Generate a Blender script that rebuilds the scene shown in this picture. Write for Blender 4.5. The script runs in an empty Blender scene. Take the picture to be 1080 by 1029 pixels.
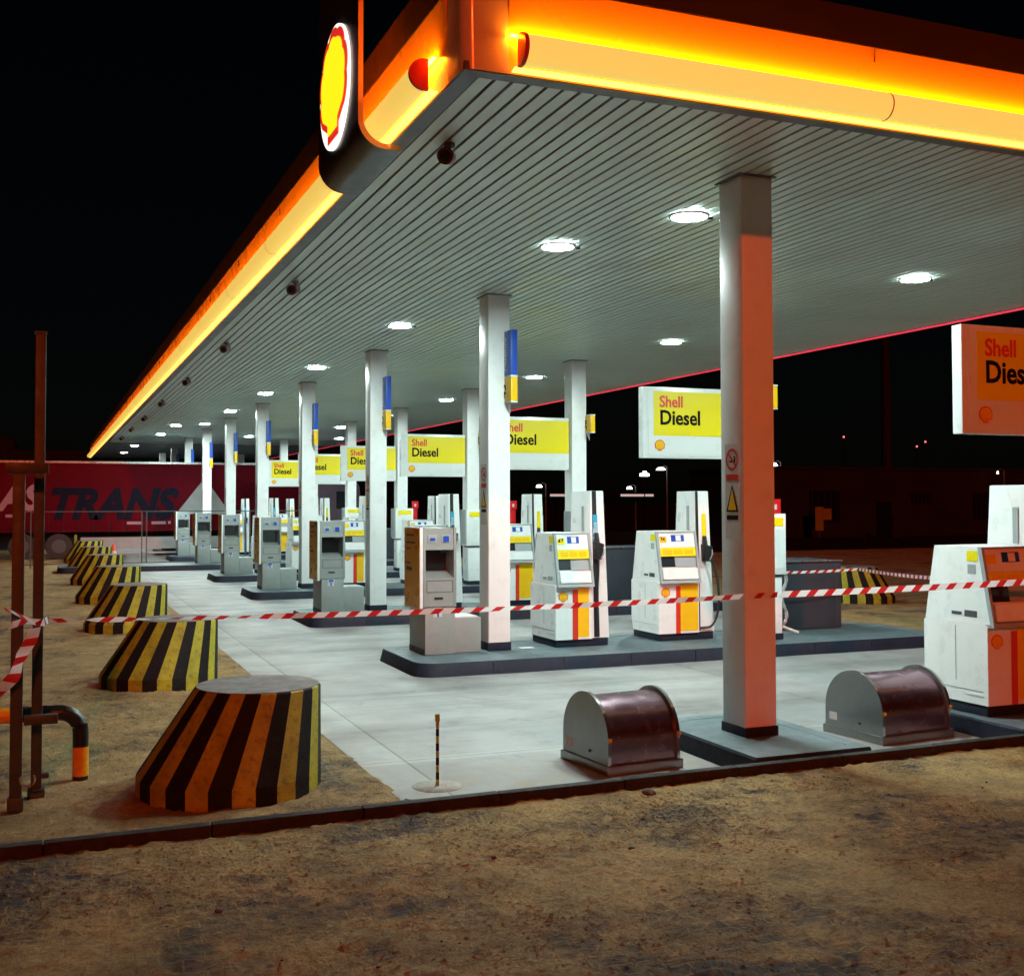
import bpy, bmesh, math, random
from mathutils import Vector, Matrix, noise
R = math.radians
random.seed(7)
scene = bpy.context.scene
COL = scene.collection

# ------------------------------------------------------------------ materials
def new_mat(name):
    m = bpy.data.materials.new(name); m.use_nodes = True
    nt = m.node_tree; b = nt.nodes['Principled BSDF']
    return m, nt, b

def L(nt, a, b): nt.links.new(a, b)

def mat(name, col, rough=.5, metal=0, var=.12, scale=3., bump=0., bscale=40., spec=.5, rvar=.15, coat=0., dirt=0.):
    """principled with soft tonal variation, roughness variation and bump in object space"""
    m, nt, b = new_mat(name)
    tc = nt.nodes.new('ShaderNodeTexCoord')
    n = nt.nodes.new('ShaderNodeTexNoise'); n.inputs['Scale'].default_value = scale
    n.inputs['Detail'].default_value = 6; n.inputs['Roughness'].default_value = .6
    L(nt, tc.outputs['Object'], n.inputs['Vector'])
    r = nt.nodes.new('ShaderNodeMapRange')
    r.inputs[1].default_value = .3; r.inputs[2].default_value = .7
    r.inputs[3].default_value = 1 - var; r.inputs[4].default_value = 1 + var
    L(nt, n.outputs['Fac'], r.inputs[0])
    mx = nt.nodes.new('ShaderNodeVectorMath'); mx.operation = 'SCALE'
    mx.inputs[0].default_value = col[:3]
    L(nt, r.outputs[0], mx.inputs['Scale'])
    out = mx.outputs[0]
    if dirt > 0:
        n3 = nt.nodes.new('ShaderNodeTexNoise'); n3.inputs['Scale'].default_value = scale * 5
        n3.inputs['Detail'].default_value = 8; L(nt, tc.outputs['Object'], n3.inputs['Vector'])
        rr = nt.nodes.new('ShaderNodeMapRange'); rr.inputs[1].default_value = .52; rr.inputs[2].default_value = .75
        rr.inputs[3].default_value = 0; rr.inputs[4].default_value = dirt; L(nt, n3.outputs['Fac'], rr.inputs[0])
        mm = nt.nodes.new('ShaderNodeMix'); mm.data_type = 'RGBA'
        L(nt, rr.outputs[0], mm.inputs['Factor']); L(nt, out, mm.inputs[6]); mm.inputs[7].default_value = (.09, .07, .05, 1)
        out = mm.outputs[2]
    L(nt, out, b.inputs['Base Color'])
    r2 = nt.nodes.new('ShaderNodeMapRange')
    r2.inputs[1].default_value = .3; r2.inputs[2].default_value = .7
    r2.inputs[3].default_value = max(.02, rough - rvar * .5); r2.inputs[4].default_value = min(1, rough + rvar * .5)
    n2 = nt.nodes.new('ShaderNodeTexNoise'); n2.inputs['Scale'].default_value = scale * 3; n2.inputs['Detail'].default_value = 4
    L(nt, tc.outputs['Object'], n2.inputs['Vector']); L(nt, n2.outputs['Fac'], r2.inputs[0])
    L(nt, r2.outputs[0], b.inputs['Roughness'])
    b.inputs['Metallic'].default_value = metal
    b.inputs['Specular IOR Level'].default_value = spec
    b.inputs['Coat Weight'].default_value = coat
    if bump > 0:
        nb = nt.nodes.new('ShaderNodeTexNoise'); nb.inputs['Scale'].default_value = bscale; nb.inputs['Detail'].default_value = 5
        L(nt, tc.outputs['Object'], nb.inputs['Vector'])
        bp = nt.nodes.new('ShaderNodeBump'); bp.inputs['Strength'].default_value = bump; bp.inputs['Distance'].default_value = .01
        L(nt, nb.outputs['Fac'], bp.inputs['Height']); L(nt, bp.outputs[0], b.inputs['Normal'])
    return m

def emis(name, col, strength):
    m, nt, b = new_mat(name)
    b.inputs['Base Color'].default_value = (*[min(1, c) for c in col], 1)
    b.inputs['Emission Color'].default_value = (*col, 1)
    b.inputs['Emission Strength'].default_value = strength
    b.inputs['Roughness'].default_value = .4
    return m

M = {}
M['white'] = mat('white_paint', (.82, .84, .83), .32, var=.03, scale=1.5, dirt=.09)
M['white_steel'] = mat('white_column_paint', (.83, .84, .83), .38, var=.04, scale=1.2, dirt=.11)
M['white_sign'] = mat('white_sign', (.78, .82, .80), .3, var=.03, scale=1.)
M['yellow_sign'] = mat('yellow_sign', (.86, .70, .006), .35, var=.03, scale=1.)
M['yellow_pump'] = mat('yellow_pump', (.86, .50, .005), .35, var=.05)
M['red_pump'] = mat('red_pump', (.62, .03, .012), .35, var=.05)
M['red_text'] = mat('red_letters', (.72, .05, .02), .4, var=.02)
M['black_text'] = mat('black_letters', (.006, .006, .006), .6, var=.02, spec=.1)
M['grey_metal'] = mat('grey_terminal_paint', (.30, .325, .31), .42, metal=.25, var=.05, scale=2., dirt=.12)
M['grey_dark'] = mat('dark_grey_plastic', (.06, .065, .07), .5, var=.1)
M['grey_mid'] = mat('mid_grey_plastic', (.34, .37, .38), .4, var=.06)
M['black'] = mat('black_rubber', (.012, .012, .014), .5, var=.1)
M['navy'] = mat('navy_plinth', (.012, .016, .030), .65, spec=.25, var=.2, scale=4., bump=.2, dirt=.1)
M['blue'] = mat('blue_sign', (.012, .07, .42), .35, var=.05)
M['blue_lt'] = mat('light_blue_sticker', (.03, .35, .55), .35, var=.04)
M['glass'] = mat('display_glass', (.02, .025, .03), .1, var=.05)
M['paper'] = mat('sticker_paper', (.6, .6, .58), .5, var=.05)
M['amber_panel'] = mat('amber_side_panel', (.60, .30, .01), .3, var=.06, scale=1.)
M['red_box'] = mat('red_cabinet', (.6, .012, .015), .35, var=.05)
M['silver'] = mat('silver_trim', (.55, .56, .56), .3, metal=.8, var=.08)
M['galv'] = mat('galvanised_sheet', (.30, .32, .32), .34, metal=.85, var=.08, scale=3., rvar=.12, bump=.05, bscale=10, dirt=.06)
M['galv_drum'] = mat('drum_sheet', (.30, .19, .23), .24, metal=.9, var=.08, scale=3., rvar=.10)
M['galv_rim'] = mat('galvanised_rim', (.7, .7, .7), .15, metal=.95, var=.1)
M['steel_post'] = mat('weathered_steel_post', (.040, .060, .062), .5, metal=.1, var=.25, scale=6., bump=.2)
M['dark_box'] = mat('dark_guard_panel', (.045, .05, .065), .5, var=.15, scale=2., dirt=.2)
M['con_yellow'] = mat('bollard_yellow', (.34, .34, .012), .65, var=.28, scale=5., bump=.45, bscale=60, dirt=.75)
M['con_black'] = mat('bollard_black', (.009, .009, .010), .7, spec=.2, var=.3, scale=5., bump=.45, bscale=60, dirt=.10)
M['con_top'] = mat('bollard_top', (.17, .15, .15), .7, var=.35, scale=6., bump=.5, bscale=50, dirt=.5)
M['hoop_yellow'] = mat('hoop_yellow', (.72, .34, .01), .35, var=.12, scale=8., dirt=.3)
M['hoop_black'] = mat('hoop_black', (.012, .012, .014), .3, var=.1)
M['tape_red'] = mat('tape_red', (.62, .03, .03), .4, var=.08)
M['tape_white'] = mat('tape_white', (.78, .70, .66), .4, var=.05)
M['soffit'] = mat('soffit_strip', (.80, .98, .96), .40, metal=.35, spec=.5, var=.07, scale=.35, rvar=.2)
M['soffit_back'] = mat('soffit_gap', (.035, .04, .04), .7, var=.1)
M['soffit_trim'] = mat('soffit_edge_trim', (.14, .15, .17), .45, metal=.4, var=.1, scale=2.)
M['soffit_far_dim'] = mat('far_soffit', (.10, .11, .125), .5, var=.1)  # darkened in the colour for the weaker bounced light there
M['fascia'] = mat('fascia_panel', (.90, .50, .05), .28, var=.02, scale=.8, rvar=.05, coat=.3)
M['fascia_top'] = mat('fascia_cap', (.045, .025, .012), .6, var=.1, spec=.2)
M['fascia_back'] = mat('fascia_back', (.06, .05, .05), .6, var=.1)
M['corner'] = mat('corner_cover', (.88, .80, .72), .22, metal=.05, var=.03)
M['casing'] = mat('sign_casing', (.035, .035, .038), .35, var=.1, coat=.2)
M['casing_lit'] = mat('sign_casing_lit', (.70, .42, .25), .35, metal=.3, var=.05)  # casing edge and inside, with the orange light put into the colour
M['end_cap'] = mat('red_end_cap', (.75, .03, .05), .35, var=.05)
M['cam_body'] = mat('camera_housing', (.20, .07, .06), .4, var=.1)
M['grey_dome'] = mat('camera_bracket', (.14, .15, .155), .4, var=.1)
M['truck_red'] = mat('trailer_curtain', (.095, .003, .008), .7, spec=.05, var=.18, scale=.6, bump=.15, bscale=2.)
M['truck_dark'] = mat('trailer_letters', (.006, .006, .016), .7, spec=.1, var=.1)
M['truck_pink'] = mat('trailer_pale_letters', (.32, .18, .21), .5, var=.1)
M['truck_white'] = mat('trailer_white', (.30, .29, .29), .5, var=.1)
M['truck_under'] = mat('trailer_underbody', (.015, .015, .016), .8, spec=.1, var=.2)
M['cab'] = mat('tractor_cab', (.12, .07, .10), .4, var=.1)
M['far_wall'] = mat('far_wall', (.016, .016, .017), .8, spec=.05, var=.2, scale=.5, bump=.1)
M['far_dark'] = mat('far_dark', (.004, .004, .004), .8, spec=.05, var=.2)
M['post_yellow'] = mat('far_yellow', (.20, .20, .01), .5, var=.1)
M['cone'] = mat('cone_orange', (.75, .10, .03), .4, var=.1)
M['stone'] = mat('stone', (.12, .10, .09), .9, var=.3, scale=20)
M['fence_grey'] = mat('fence_grey', (.10, .11, .115), .6, spec=.2)
M['pale_patch'] = mat('pale_patch', (.30, .28, .24), .8, var=.25, scale=9., bump=.4, dirt=.6)
M['kerb'] = mat('kerb_stone', (.030, .032, .034), .8, spec=.15, var=.3, scale=4., bump=.5, bscale=50, dirt=.4)

M['lamp'] = emis('ceiling_lamp', (.80, 1., .955), 880)
M['tube'] = emis('light_bar', (.98, .66, .13), .82)
M['led_up'] = emis('led_strip', (1., .21, .005), 130)
M['led_low'] = emis('led_strip_low', (1., .62, .13), 1.8)
M['red_glow'] = emis('red_rim_light', (1., .05, .09), .9)
M['disc_white'] = emis('disc_white', (1., .93, .84), 1.5)
M['disc_red'] = emis('disc_red', (.85, .03, .02), .75)
M['disc_yellow'] = emis('disc_yellow', (1., .80, .01), 1.15)
M['lamp_far'] = emis('street_lamp_glow', (.9, .97, 1.), 9)
M['far_sign'] = emis('far_lit_canopy_edge', (.75, .85, .8), .45)
M['red_dot'] = emis('red_beacon', (1., .12, .15), 3)
M['warm_dot'] = emis('warm_lamp', (1., .85, .5), 5)

def film(name, col):
    m, nt, b = new_mat(name)
    b.inputs['Base Color'].default_value = (*col, 1); b.inputs['Roughness'].default_value = .35
    tl = nt.nodes.new('ShaderNodeBsdfTranslucent'); tl.inputs['Color'].default_value = (*col, 1)
    mx = nt.nodes.new('ShaderNodeMixShader'); mx.inputs[0].default_value = .5
    L(nt, b.outputs[0], mx.inputs[1]); L(nt, tl.outputs[0], mx.inputs[2]); L(nt, mx.outputs[0], nt.nodes['Material Output'].inputs['Surface'])
    return m
M['tape_red'] = film('tape_red', (.60, .02, .02)); M['tape_white'] = film('tape_white', (.86, .84, .84))

# concrete forecourt: pale, blotched, with slab joints and tyre-dark patches
def concrete_mat():
    m, nt, b = new_mat('forecourt_concrete')
    tc = nt.nodes.new('ShaderNodeTexCoord')
    def noi(s, d=6, rough=.6, dist=0.):
        n = nt.nodes.new('ShaderNodeTexNoise'); n.inputs['Scale'].default_value = s; n.inputs['Detail'].default_value = d
        n.inputs['Roughness'].default_value = rough; n.inputs['Distortion'].default_value = dist
        L(nt, tc.outputs['Object'], n.inputs['Vector']); return n
    def rng(src, a, b_, c, d):
        r = nt.nodes.new('ShaderNodeMapRange'); L(nt, src, r.inputs[0])
        for i, v in enumerate((a, b_, c, d)): r.inputs[i + 1].default_value = v
        return r.outputs[0]
    def mul(a, b_):
        x = nt.nodes.new('ShaderNodeMath'); x.operation = 'MULTIPLY'; L(nt, a, x.inputs[0]); L(nt, b_, x.inputs[1]); return x.outputs[0]
    v = mul(rng(noi(.35, 4).outputs[0], .3, .7, .80, 1.12), rng(noi(2.6, 8, .7, .6).outputs[0], .3, .72, .86, 1.06))
    v = mul(v, rng(noi(45, 3).outputs[0], .3, .7, .94, 1.05))
    v = mul(v, rng(noi(.9, 8, .75, 1.2).outputs[0], .56, .70, 1., .70))
    # slab joints: every 6.28 m along y, every 4.8 m along x
    sep = nt.nodes.new('ShaderNodeSeparateXYZ'); L(nt, tc.outputs['Object'], sep.inputs[0])
    def joint(src, period, off, w):
        a = nt.nodes.new('ShaderNodeMath'); a.operation = 'ADD'; L(nt, src, a.inputs[0]); a.inputs[1].default_value = off
        d = nt.nodes.new('ShaderNodeMath'); d.operation = 'PINGPONG'; L(nt, a.outputs[0], d.inputs[0]); d.inputs[1].default_value = period / 2
        return rng(d.outputs[0], w * .5, w, .45, 1.)
    v = mul(v, joint(sep.outputs[1], 6.28, -9.55, .014))
    v = mul(v, joint(sep.outputs[1], 6.28, -12.2, .010))
    v = mul(v, joint(sep.outputs[0], 5.1, -2.86, .014))
    st = nt.nodes.new('ShaderNodeMapping'); st.inputs['Scale'].default_value = (.25, 3.2, 1); L(nt, tc.outputs['Object'], st.inputs[0])
    sn = nt.nodes.new('ShaderNodeTexNoise'); sn.inputs['Scale'].default_value = 1.4; sn.inputs['Detail'].default_value = 8; sn.inputs['Roughness'].default_value = .7; L(nt, st.outputs[0], sn.inputs['Vector'])
    def track(off, w, dark):
        a = nt.nodes.new('ShaderNodeMath'); a.operation = 'ADD'; L(nt, sep.outputs[1], a.inputs[0]); a.inputs[1].default_value = off
        d = nt.nodes.new('ShaderNodeMath'); d.operation = 'PINGPONG'; L(nt, a.outputs[0], d.inputs[0]); d.inputs[1].default_value = 6.2795 / 2
        band = rng(d.outputs[0], w * .35, w, 1., 0.)
        k = mul(band, rng(sn.outputs[0], .38, .62, .15, 1.))
        return rng(k, 0., 1., 1., dark)
    v = mul(v, track(-12.85, .45, .62)); v = mul(v, track(-10.85, .45, .66)); v = mul(v, track(-11.85, .35, .72))
    v = mul(v, rng(noi(2.7, 4, .55, .5).outputs[0], .60, .68, 1., .78))
    v = mul(v, rng(sep.outputs[1], 9.44, 9.47, .80, 1.)); v = mul(v, rng(sep.outputs[0], 2.84, 2.87, 1.18, 1.))
    v = mul(v, rng(sep.outputs[1], 9.60, 9.63, 1.22, 1.))
    sc = nt.nodes.new('ShaderNodeVectorMath'); sc.operation = 'SCALE'; sc.inputs[0].default_value = (.245, .24, .238)
    L(nt, v, sc.inputs['Scale'])
    # wind-blown sand near the kerb and the verge
    gx = rng(sep.outputs[0], 2.4, 3.2, .55, 0.); gy = rng(sep.outputs[1], 8.1, 9.6, .75, 0.)
    ad = nt.nodes.new('ShaderNodeMath'); ad.operation = 'MAXIMUM'; L(nt, gx, ad.inputs[0]); L(nt, gy, ad.inputs[1])
    sm = mul(ad.outputs[0], rng(noi(3.5, 9, .7).outputs[0], .42, .62, 0., 1.))
    mm = nt.nodes.new('ShaderNodeMix'); mm.data_type = 'RGBA'
    L(nt, sm, mm.inputs['Factor']); L(nt, sc.outputs[0], mm.inputs[6]); mm.inputs[7].default_value = (.27, .19, .10, 1)
    L(nt, mm.outputs[2], b.inputs['Base Color'])
    L(nt, rng(noi(1.2, 6).outputs[0], .3, .7, .42, .72), b.inputs['Roughness'])
    bp = nt.nodes.new('ShaderNodeBump'); bp.inputs['Strength'].default_value = .25; bp.inputs['Distance'].default_value = .008
    L(nt, noi(60, 6).outputs[0], bp.inputs['Height']); L(nt, bp.outputs[0], b.inputs['Normal'])
    return m
M['concrete'] = concrete_mat()

def sand_mat(name, sand, pav, cover, bump=.6):
    """interlocking pavers under drifting sand"""
    m, nt, b = new_mat(name)
    tc = nt.nodes.new('ShaderNodeTexCoord')
    mp = nt.nodes.new('ShaderNodeMapping'); mp.inputs['Rotation'].default_value = (0, 0, R(3)); L(nt, tc.outputs['Object'], mp.inputs[0])
    dn = nt.nodes.new('ShaderNodeTexNoise'); dn.inputs['Scale'].default_value = 9; L(nt, mp.outputs[0], dn.inputs['Vector'])
    dv = nt.nodes.new('ShaderNodeVectorMath'); dv.operation = 'MULTIPLY_ADD'
    L(nt, dn.outputs['Color'], dv.inputs[0]); dv.inputs[1].default_value = (.012, .012, 0); L(nt, mp.outputs[0], dv.inputs[2])
    br = nt.nodes.new('ShaderNodeTexBrick'); L(nt, dv.outputs[0], br.inputs['Vector'])
    br.inputs['Scale'].default_value = 1.; br.inputs['Brick Width'].default_value = .21; br.inputs['Row Height'].default_value = .11
    br.inputs['Mortar Size'].default_value = .007; br.inputs['Mortar Smooth'].default_value = .4
    br.inputs['Color1'].default_value = (*pav, 1); br.inputs['Color2'].default_value = (*[c * .6 for c in pav], 1)
    br.inputs['Mortar'].default_value = (*[c * .42 for c in sand], 1)
    def noi(s, d=6, rough=.6, dist=0.):
        n = nt.nodes.new('ShaderNodeTexNoise'); n.inputs['Scale'].default_value = s; n.inputs['Detail'].default_value = d
        n.inputs['Roughness'].default_value = rough; n.inputs['Distortion'].default_value = dist
        L(nt, tc.outputs['Object'], n.inputs['Vector']); return n.outputs[0]
    def rng(src, a, b_, c, d):
        r = nt.nodes.new('ShaderNodeMapRange'); L(nt, src, r.inputs[0])
        for i, v in enumerate((a, b_, c, d)): r.inputs[i + 1].default_value = v
        return r.outputs[0]
    def math_(op, a, b_):
        x = nt.nodes.new('ShaderNodeMath'); x.operation = op
        for i, s in enumerate((a, b_)):
            if isinstance(s, float): x.inputs[i].default_value = s
            else: L(nt, s, x.inputs[i])
        return x.outputs[0]
    big = noi(.8, 5, .65, .4); fine = noi(7, 9, .72, .3)
    mask = math_('ADD', math_('MULTIPLY', big, .62), math_('MULTIPLY', fine, .38))
    mask = math_('SUBTRACT', mask, math_('MULTIPLY', br.outputs['Fac'], -.035))
    f = rng(mask, cover - .06, cover + .05, 0., 1.)
    sv = nt.nodes.new('ShaderNodeVectorMath'); sv.operation = 'SCALE'; sv.inputs[0].default_value = sand
    L(nt, math_('MULTIPLY', rng(noi(2.2, 8, .7), .3, .7, .55, 1.35), rng(noi(30, 9, .85), .3, .7, .42, 1.45)), sv.inputs['Scale'])
    pm = nt.nodes.new('ShaderNodeMix'); pm.data_type = 'RGBA'; pm.blend_type = 'MULTIPLY'; pm.inputs['Factor'].default_value = 1
    L(nt, br.outputs['Color'], pm.inputs[6])
    gg = nt.nodes.new('ShaderNodeCombineColor'); g1 = rng(noi(12, 8, .7), .3, .7, .6, 1.35)
    for i in range(3): L(nt, g1, gg.inputs[i])
    L(nt, gg.outputs[0], pm.inputs[7])
    mm = nt.nodes.new('ShaderNodeMix'); mm.data_type = 'RGBA'
    L(nt, f, mm.inputs['Factor']); L(nt, pm.outputs[2], mm.inputs[6]); L(nt, sv.outputs[0], mm.inputs[7])
    L(nt, mm.outputs[2], b.inputs['Base Color'])
    b.inputs['Roughness'].default_value = .85; b.inputs['Specular IOR Level'].default_value = .3
    h = math_('ADD', math_('MULTIPLY', f, .9), math_('MULTIPLY', fine, 1.1))
    h = math_('ADD', h, math_('MULTIPLY', noi(26, 10, .85), 1.6))
    h = math_('ADD', h, math_('MULTIPLY', br.outputs['Fac'], -.12))
    bp = nt.nodes.new('ShaderNodeBump'); bp.inputs['Strength'].default_value = bump; bp.inputs['Distance'].default_value = .03
    L(nt, h, bp.inputs['Height']); L(nt, bp.outputs[0], b.inputs['Normal'])
    return m
M['sand'] = sand_mat('sandy_pavers', (.54, .37, .150), (.13, .115, .10), .455, 1.)
M['verge'] = sand_mat('sandy_verge', (.46, .31, .135), (.12, .10, .085), .44, .9)
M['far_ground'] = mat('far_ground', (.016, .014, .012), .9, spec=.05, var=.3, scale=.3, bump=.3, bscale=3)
M['island_top'] = mat('island_top', (.085, .12, .135), .55, var=.22, scale=2.2, bump=.3, bscale=60, dirt=.12)

# ------------------------------------------------------------------ mesh builder
class MB:
    def __init__(s): s.bm = bmesh.new(); s.mats = []
    def mi(s, m):
        if m not in s.mats: s.mats.append(m)
        return s.mats.index(m)
    def faces(s, vs, fs, m=None):
        b = [s.bm.verts.new(v) for v in vs]; i = s.mi(m) if m else 0
        for f in fs:
            try: fc = s.bm.faces.new([b[k] for k in f])
            except ValueError: continue
            fc.material_index = i
        return b
    def hexa(s, p, m=None, bev=0.):
        """8 points: bottom 4 ccw, top 4"""
        b = s.faces(p, [(0, 3, 2, 1), (4, 5, 6, 7), (0, 1, 5, 4), (1, 2, 6, 5), (2, 3, 7, 6), (3, 0, 4, 7)], m)
        if bev > 0:
            es = {e for v in b for e in v.link_edges}
            r = bmesh.ops.bevel(s.bm, geom=list(es), offset=bev, segments=2, affect='EDGES', profile=.6)
            i = s.mi(m) if m else 0
            for f in r['faces']: f.material_index = i
        return s
    def box(s, x0, x1, y0, y1, z0, z1, m=None, bev=0.):
        return s.hexa([(x0, y0, z0), (x1, y0, z0), (x1, y1, z0), (x0, y1, z0), (x0, y0, z1), (x1, y0, z1), (x1, y1, z1), (x0, y1, z1)], m, bev)
    def prism(s, prof, axis, a, b, m=None, mcap=None):
        """profile of 2-D points swept along an axis from a to b"""
        def P(p, t): return {'x': (t, p[0], p[1]), 'y': (p[0], t, p[1]), 'z': (p[0], p[1], t)}[axis]
        n = len(prof); vs = [s.bm.verts.new(P(p, a)) for p in prof] + [s.bm.verts.new(P(p, b)) for p in prof]
        i = s.mi(m) if m else 0; c = s.mi(mcap) if mcap else i
        for k in range(n):
            f = s.bm.faces.new((vs[k], vs[(k + 1) % n], vs[n + (k + 1) % n], vs[n + k])); f.material_index = i
        for f_ in (vs[:n][::-1], vs[n:]):
            f = s.bm.faces.new(f_); f.material_index = c
        return s
    def cyl(s, c, r, h, m=None, axis='z', n=20, r2=None):
        r2 = r if r2 is None else r2
        vs = []
        for t, rr in ((0, r), (h, r2)):
            for k in range(n):
                a = 2 * math.pi * k / n; u, v = rr * math.cos(a), rr * math.sin(a)
                vs.append({'z': (c[0] + u, c[1] + v, c[2] + t), 'x': (c[0] + t, c[1] + u, c[2] + v), 'y': (c[0] + u, c[1] + t, c[2] + v)}[axis])
        fs = [(k, (k + 1) % n, n + (k + 1) % n, n + k) for k in range(n)] + [tuple(range(n))[::-1], tuple(range(n, 2 * n))]
        s.faces(vs, fs, m); return s
    def tube(s, pts, r, m=None, n=10):
        pts = [Vector(p) for p in pts]; rings = []
        for i, p in enumerate(pts):
            t = (pts[min(i + 1, len(pts) - 1)] - pts[max(i - 1, 0)]).normalized()
            up = Vector((0, 0, 1)) if abs(t.z) < .95 else Vector((0, 1, 0))
            a = t.cross(up).normalized(); b = t.cross(a).normalized()
            rings.append([s.bm.verts.new(p + a * r * math.cos(2 * math.pi * k / n) + b * r * math.sin(2 * math.pi * k / n)) for k in range(n)])
        i = s.mi(m) if m else 0
        for A, B in zip(rings, rings[1:]):
            for k in range(n):
                f = s.bm.faces.new((A[k], A[(k + 1) % n], B[(k + 1) % n], B[k])); f.material_index = i
        for ring in (rings[0], rings[-1]):
            f = s.bm.faces.new(ring); f.material_index = i
        return s
    def build(s, name, m=None, parent=None, smooth=True, ang=35):
        bmesh.ops.recalc_face_normals(s.bm, faces=s.bm.faces)
        me = bpy.data.meshes.new(name); s.bm.to_mesh(me); s.bm.free()
        for q in (s.mats if s.mats else [m]): me.materials.append(M[q] if isinstance(q, str) else q)
        if smooth:
            for p in me.polygons: p.use_smooth = True
            try: me.set_sharp_from_angle(angle=R(ang))
            except Exception: pass
        o = bpy.data.objects.new(name, me); COL.objects.link(o)
        if parent: o.parent = parent
        return o

def box(name, m, parent, *a, bev=0.):
    b = MB(); b.box(*a, bev=bev); return b.build(name, m, parent)

def thing(name, label, cat, loc=(0, 0, 0), rz=0, group=None):
    o = bpy.data.objects.new(name, None); COL.objects.link(o); o.empty_display_size = .2
    o.location = loc; o.rotation_euler = (0, 0, rz); o['label'] = label; o['category'] = cat
    if group: o['group'] = group
    return o
def tag(o, label, cat, group=None):
    o['label'] = label; o['category'] = cat
    if group: o['group'] = group
    return o
def struct(o, kind='structure'):
    o['kind'] = kind; return o
def children(o): return [c for c in COL.objects if c.parent == o]
KIDS = {}
def copy_tree(o, parent=None):
    c = o.copy(); COL.objects.link(c); c.parent = parent
    for ch in children(o): copy_tree(ch, c)
    return c
def dup(o, loc, label, rz=None):
    c = copy_tree(o); c.location = loc; c['label'] = label
    if rz is not None: c.rotation_euler = (0, 0, rz)
    return c

def text(name, s, size, m, parent, loc, rot, bold=.0, align='LEFT', depth=.002, shear=0., spacing=1., sx=1.):
    cu = bpy.data.curves.new(name, 'FONT'); cu.body = s; cu.size = size; cu.offset = bold; cu.extrude = depth
    cu.align_x = align; cu.shear = shear; cu.space_character = spacing; cu.resolution_u = 3
    t = bpy.data.objects.new('tmp', cu); COL.objects.link(t)
    me = bpy.data.meshes.new_from_object(t.evaluated_get(bpy.context.evaluated_depsgraph_get()))
    bpy.data.objects.remove(t); bpy.data.curves.remove(cu)
    mt = Matrix.LocRotScale(Vector(loc), None, None) @ rot @ Matrix.Diagonal((sx, 1, 1, 1))
    me.transform(mt); me.materials.clear(); me.materials.append(M[m]); me.name = name
    o = bpy.data.objects.new(name, me); COL.objects.link(o); o.parent = parent
    return o
FRONT = Matrix.Rotation(R(90), 4, 'X')                       # text faces -y
SIDE = Matrix.Rotation(R(-90), 4, 'Z') @ Matrix.Rotation(R(90), 4, 'X')    # faces -x
SIDE_UP = SIDE @ Matrix.Rotation(R(90), 4, 'Z')               # faces -x, reading upwards
FRONT_UP = FRONT @ Matrix.Rotation(R(90), 4, 'Z')

# scallop outline, unit height, centred
def scallop(n=7, dip=.07):
    pts = []
    a0, a1 = R(-42), R(222)
    for i in range(n * 8 + 1):
        t = i / (n * 8); a = a0 + (a1 - a0) * t
        w = abs(math.sin(math.pi * t * n))
        r = .5 * (1 - dip + dip * (w ** .6))
        pts.append((r * math.cos(a) * 1.06, r * math.sin(a) + .03))
    pts += [(-.2, -.36), (-.2, -.47), (.2, -.47), (.2, -.36)]
    return pts
def emblem(parent, c, size, face, m_out='red_text', m_in='yellow_sign', ribs=True, off=.003, name='emblem'):
    """c centre on the surface; face '-y' or '-x'"""
    def P(p, d):
        if face == '-y': return (c[0] + p[0], c[1] - d, c[2] + p[1])
        return (c[0] - d, c[1] - p[0], c[2] + p[1])
    sp = scallop()
    def flat(b, sc, d0, d1, m):
        n = len(sp)
        vs = [P((x * sc, z * sc), d0) for x, z in sp] + [P((x * sc, z * sc), d1) for x, z in sp]
        b.faces(vs, [tuple(range(n, 2 * n))] + [(k, (k + 1) % n, n + (k + 1) % n, n + k) for k in range(n)], m)
    b = MB(); flat(b, size, 0, off, m_out); flat(b, size * .84, off, off * 2, m_in)
    if ribs:
        for k in range(-3, 4):
            a = R(90 + k * 26); l = size * .38; w = size * .013
            o = (0, -size * .33); e = (o[0] + math.cos(a) * l * (1.75 - .13 * abs(k)), o[1] + math.sin(a) * l * (1.75 - .13 * abs(k)))
            px, pz = -math.sin(a) * w, math.cos(a) * w
            q = [(o[0] + px * .4, o[1] + pz * .4), (o[0] - px * .4, o[1] - pz * .4), (e[0] - px, e[1] - pz), (e[0] + px, e[1] + pz)]
            b.faces([P(p, off * 2.6) for p in q], [(0, 1, 2, 3)], m_out)
    return b.build(name, None, parent, smooth=False)

# ------------------------------------------------------------------ camera
cam = bpy.data.cameras.new('camera'); camo = bpy.data.objects.new('camera', cam); COL.objects.link(camo)
f, pitch, yaw, roll, ch, sy = 1214.4853, .0325, .3836, -.0018, 2.2054, -24.2245
cam.sensor_width = 36; cam.lens = f / 1080 * 36; cam.shift_y = sy / 1080
cam.clip_start = .05; cam.clip_end = 2000
fw = Vector((math.sin(yaw) * math.cos(pitch), math.cos(yaw) * math.cos(pitch), math.sin(pitch)))
r_ = Vector((math.cos(yaw), -math.sin(yaw), 0)); u_ = r_.cross(fw)
r2 = r_ * math.cos(roll) + u_ * math.sin(roll); u2 = -r_ * math.sin(roll) + u_ * math.cos(roll)
mw = Matrix((( r2.x, u2.x, -fw.x, 0), (r2.y, u2.y, -fw.y, 0), (r2.z, u2.z, -fw.z, ch), (0, 0, 0, 1)))
camo.matrix_world = mw; scene.camera = camo

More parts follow.
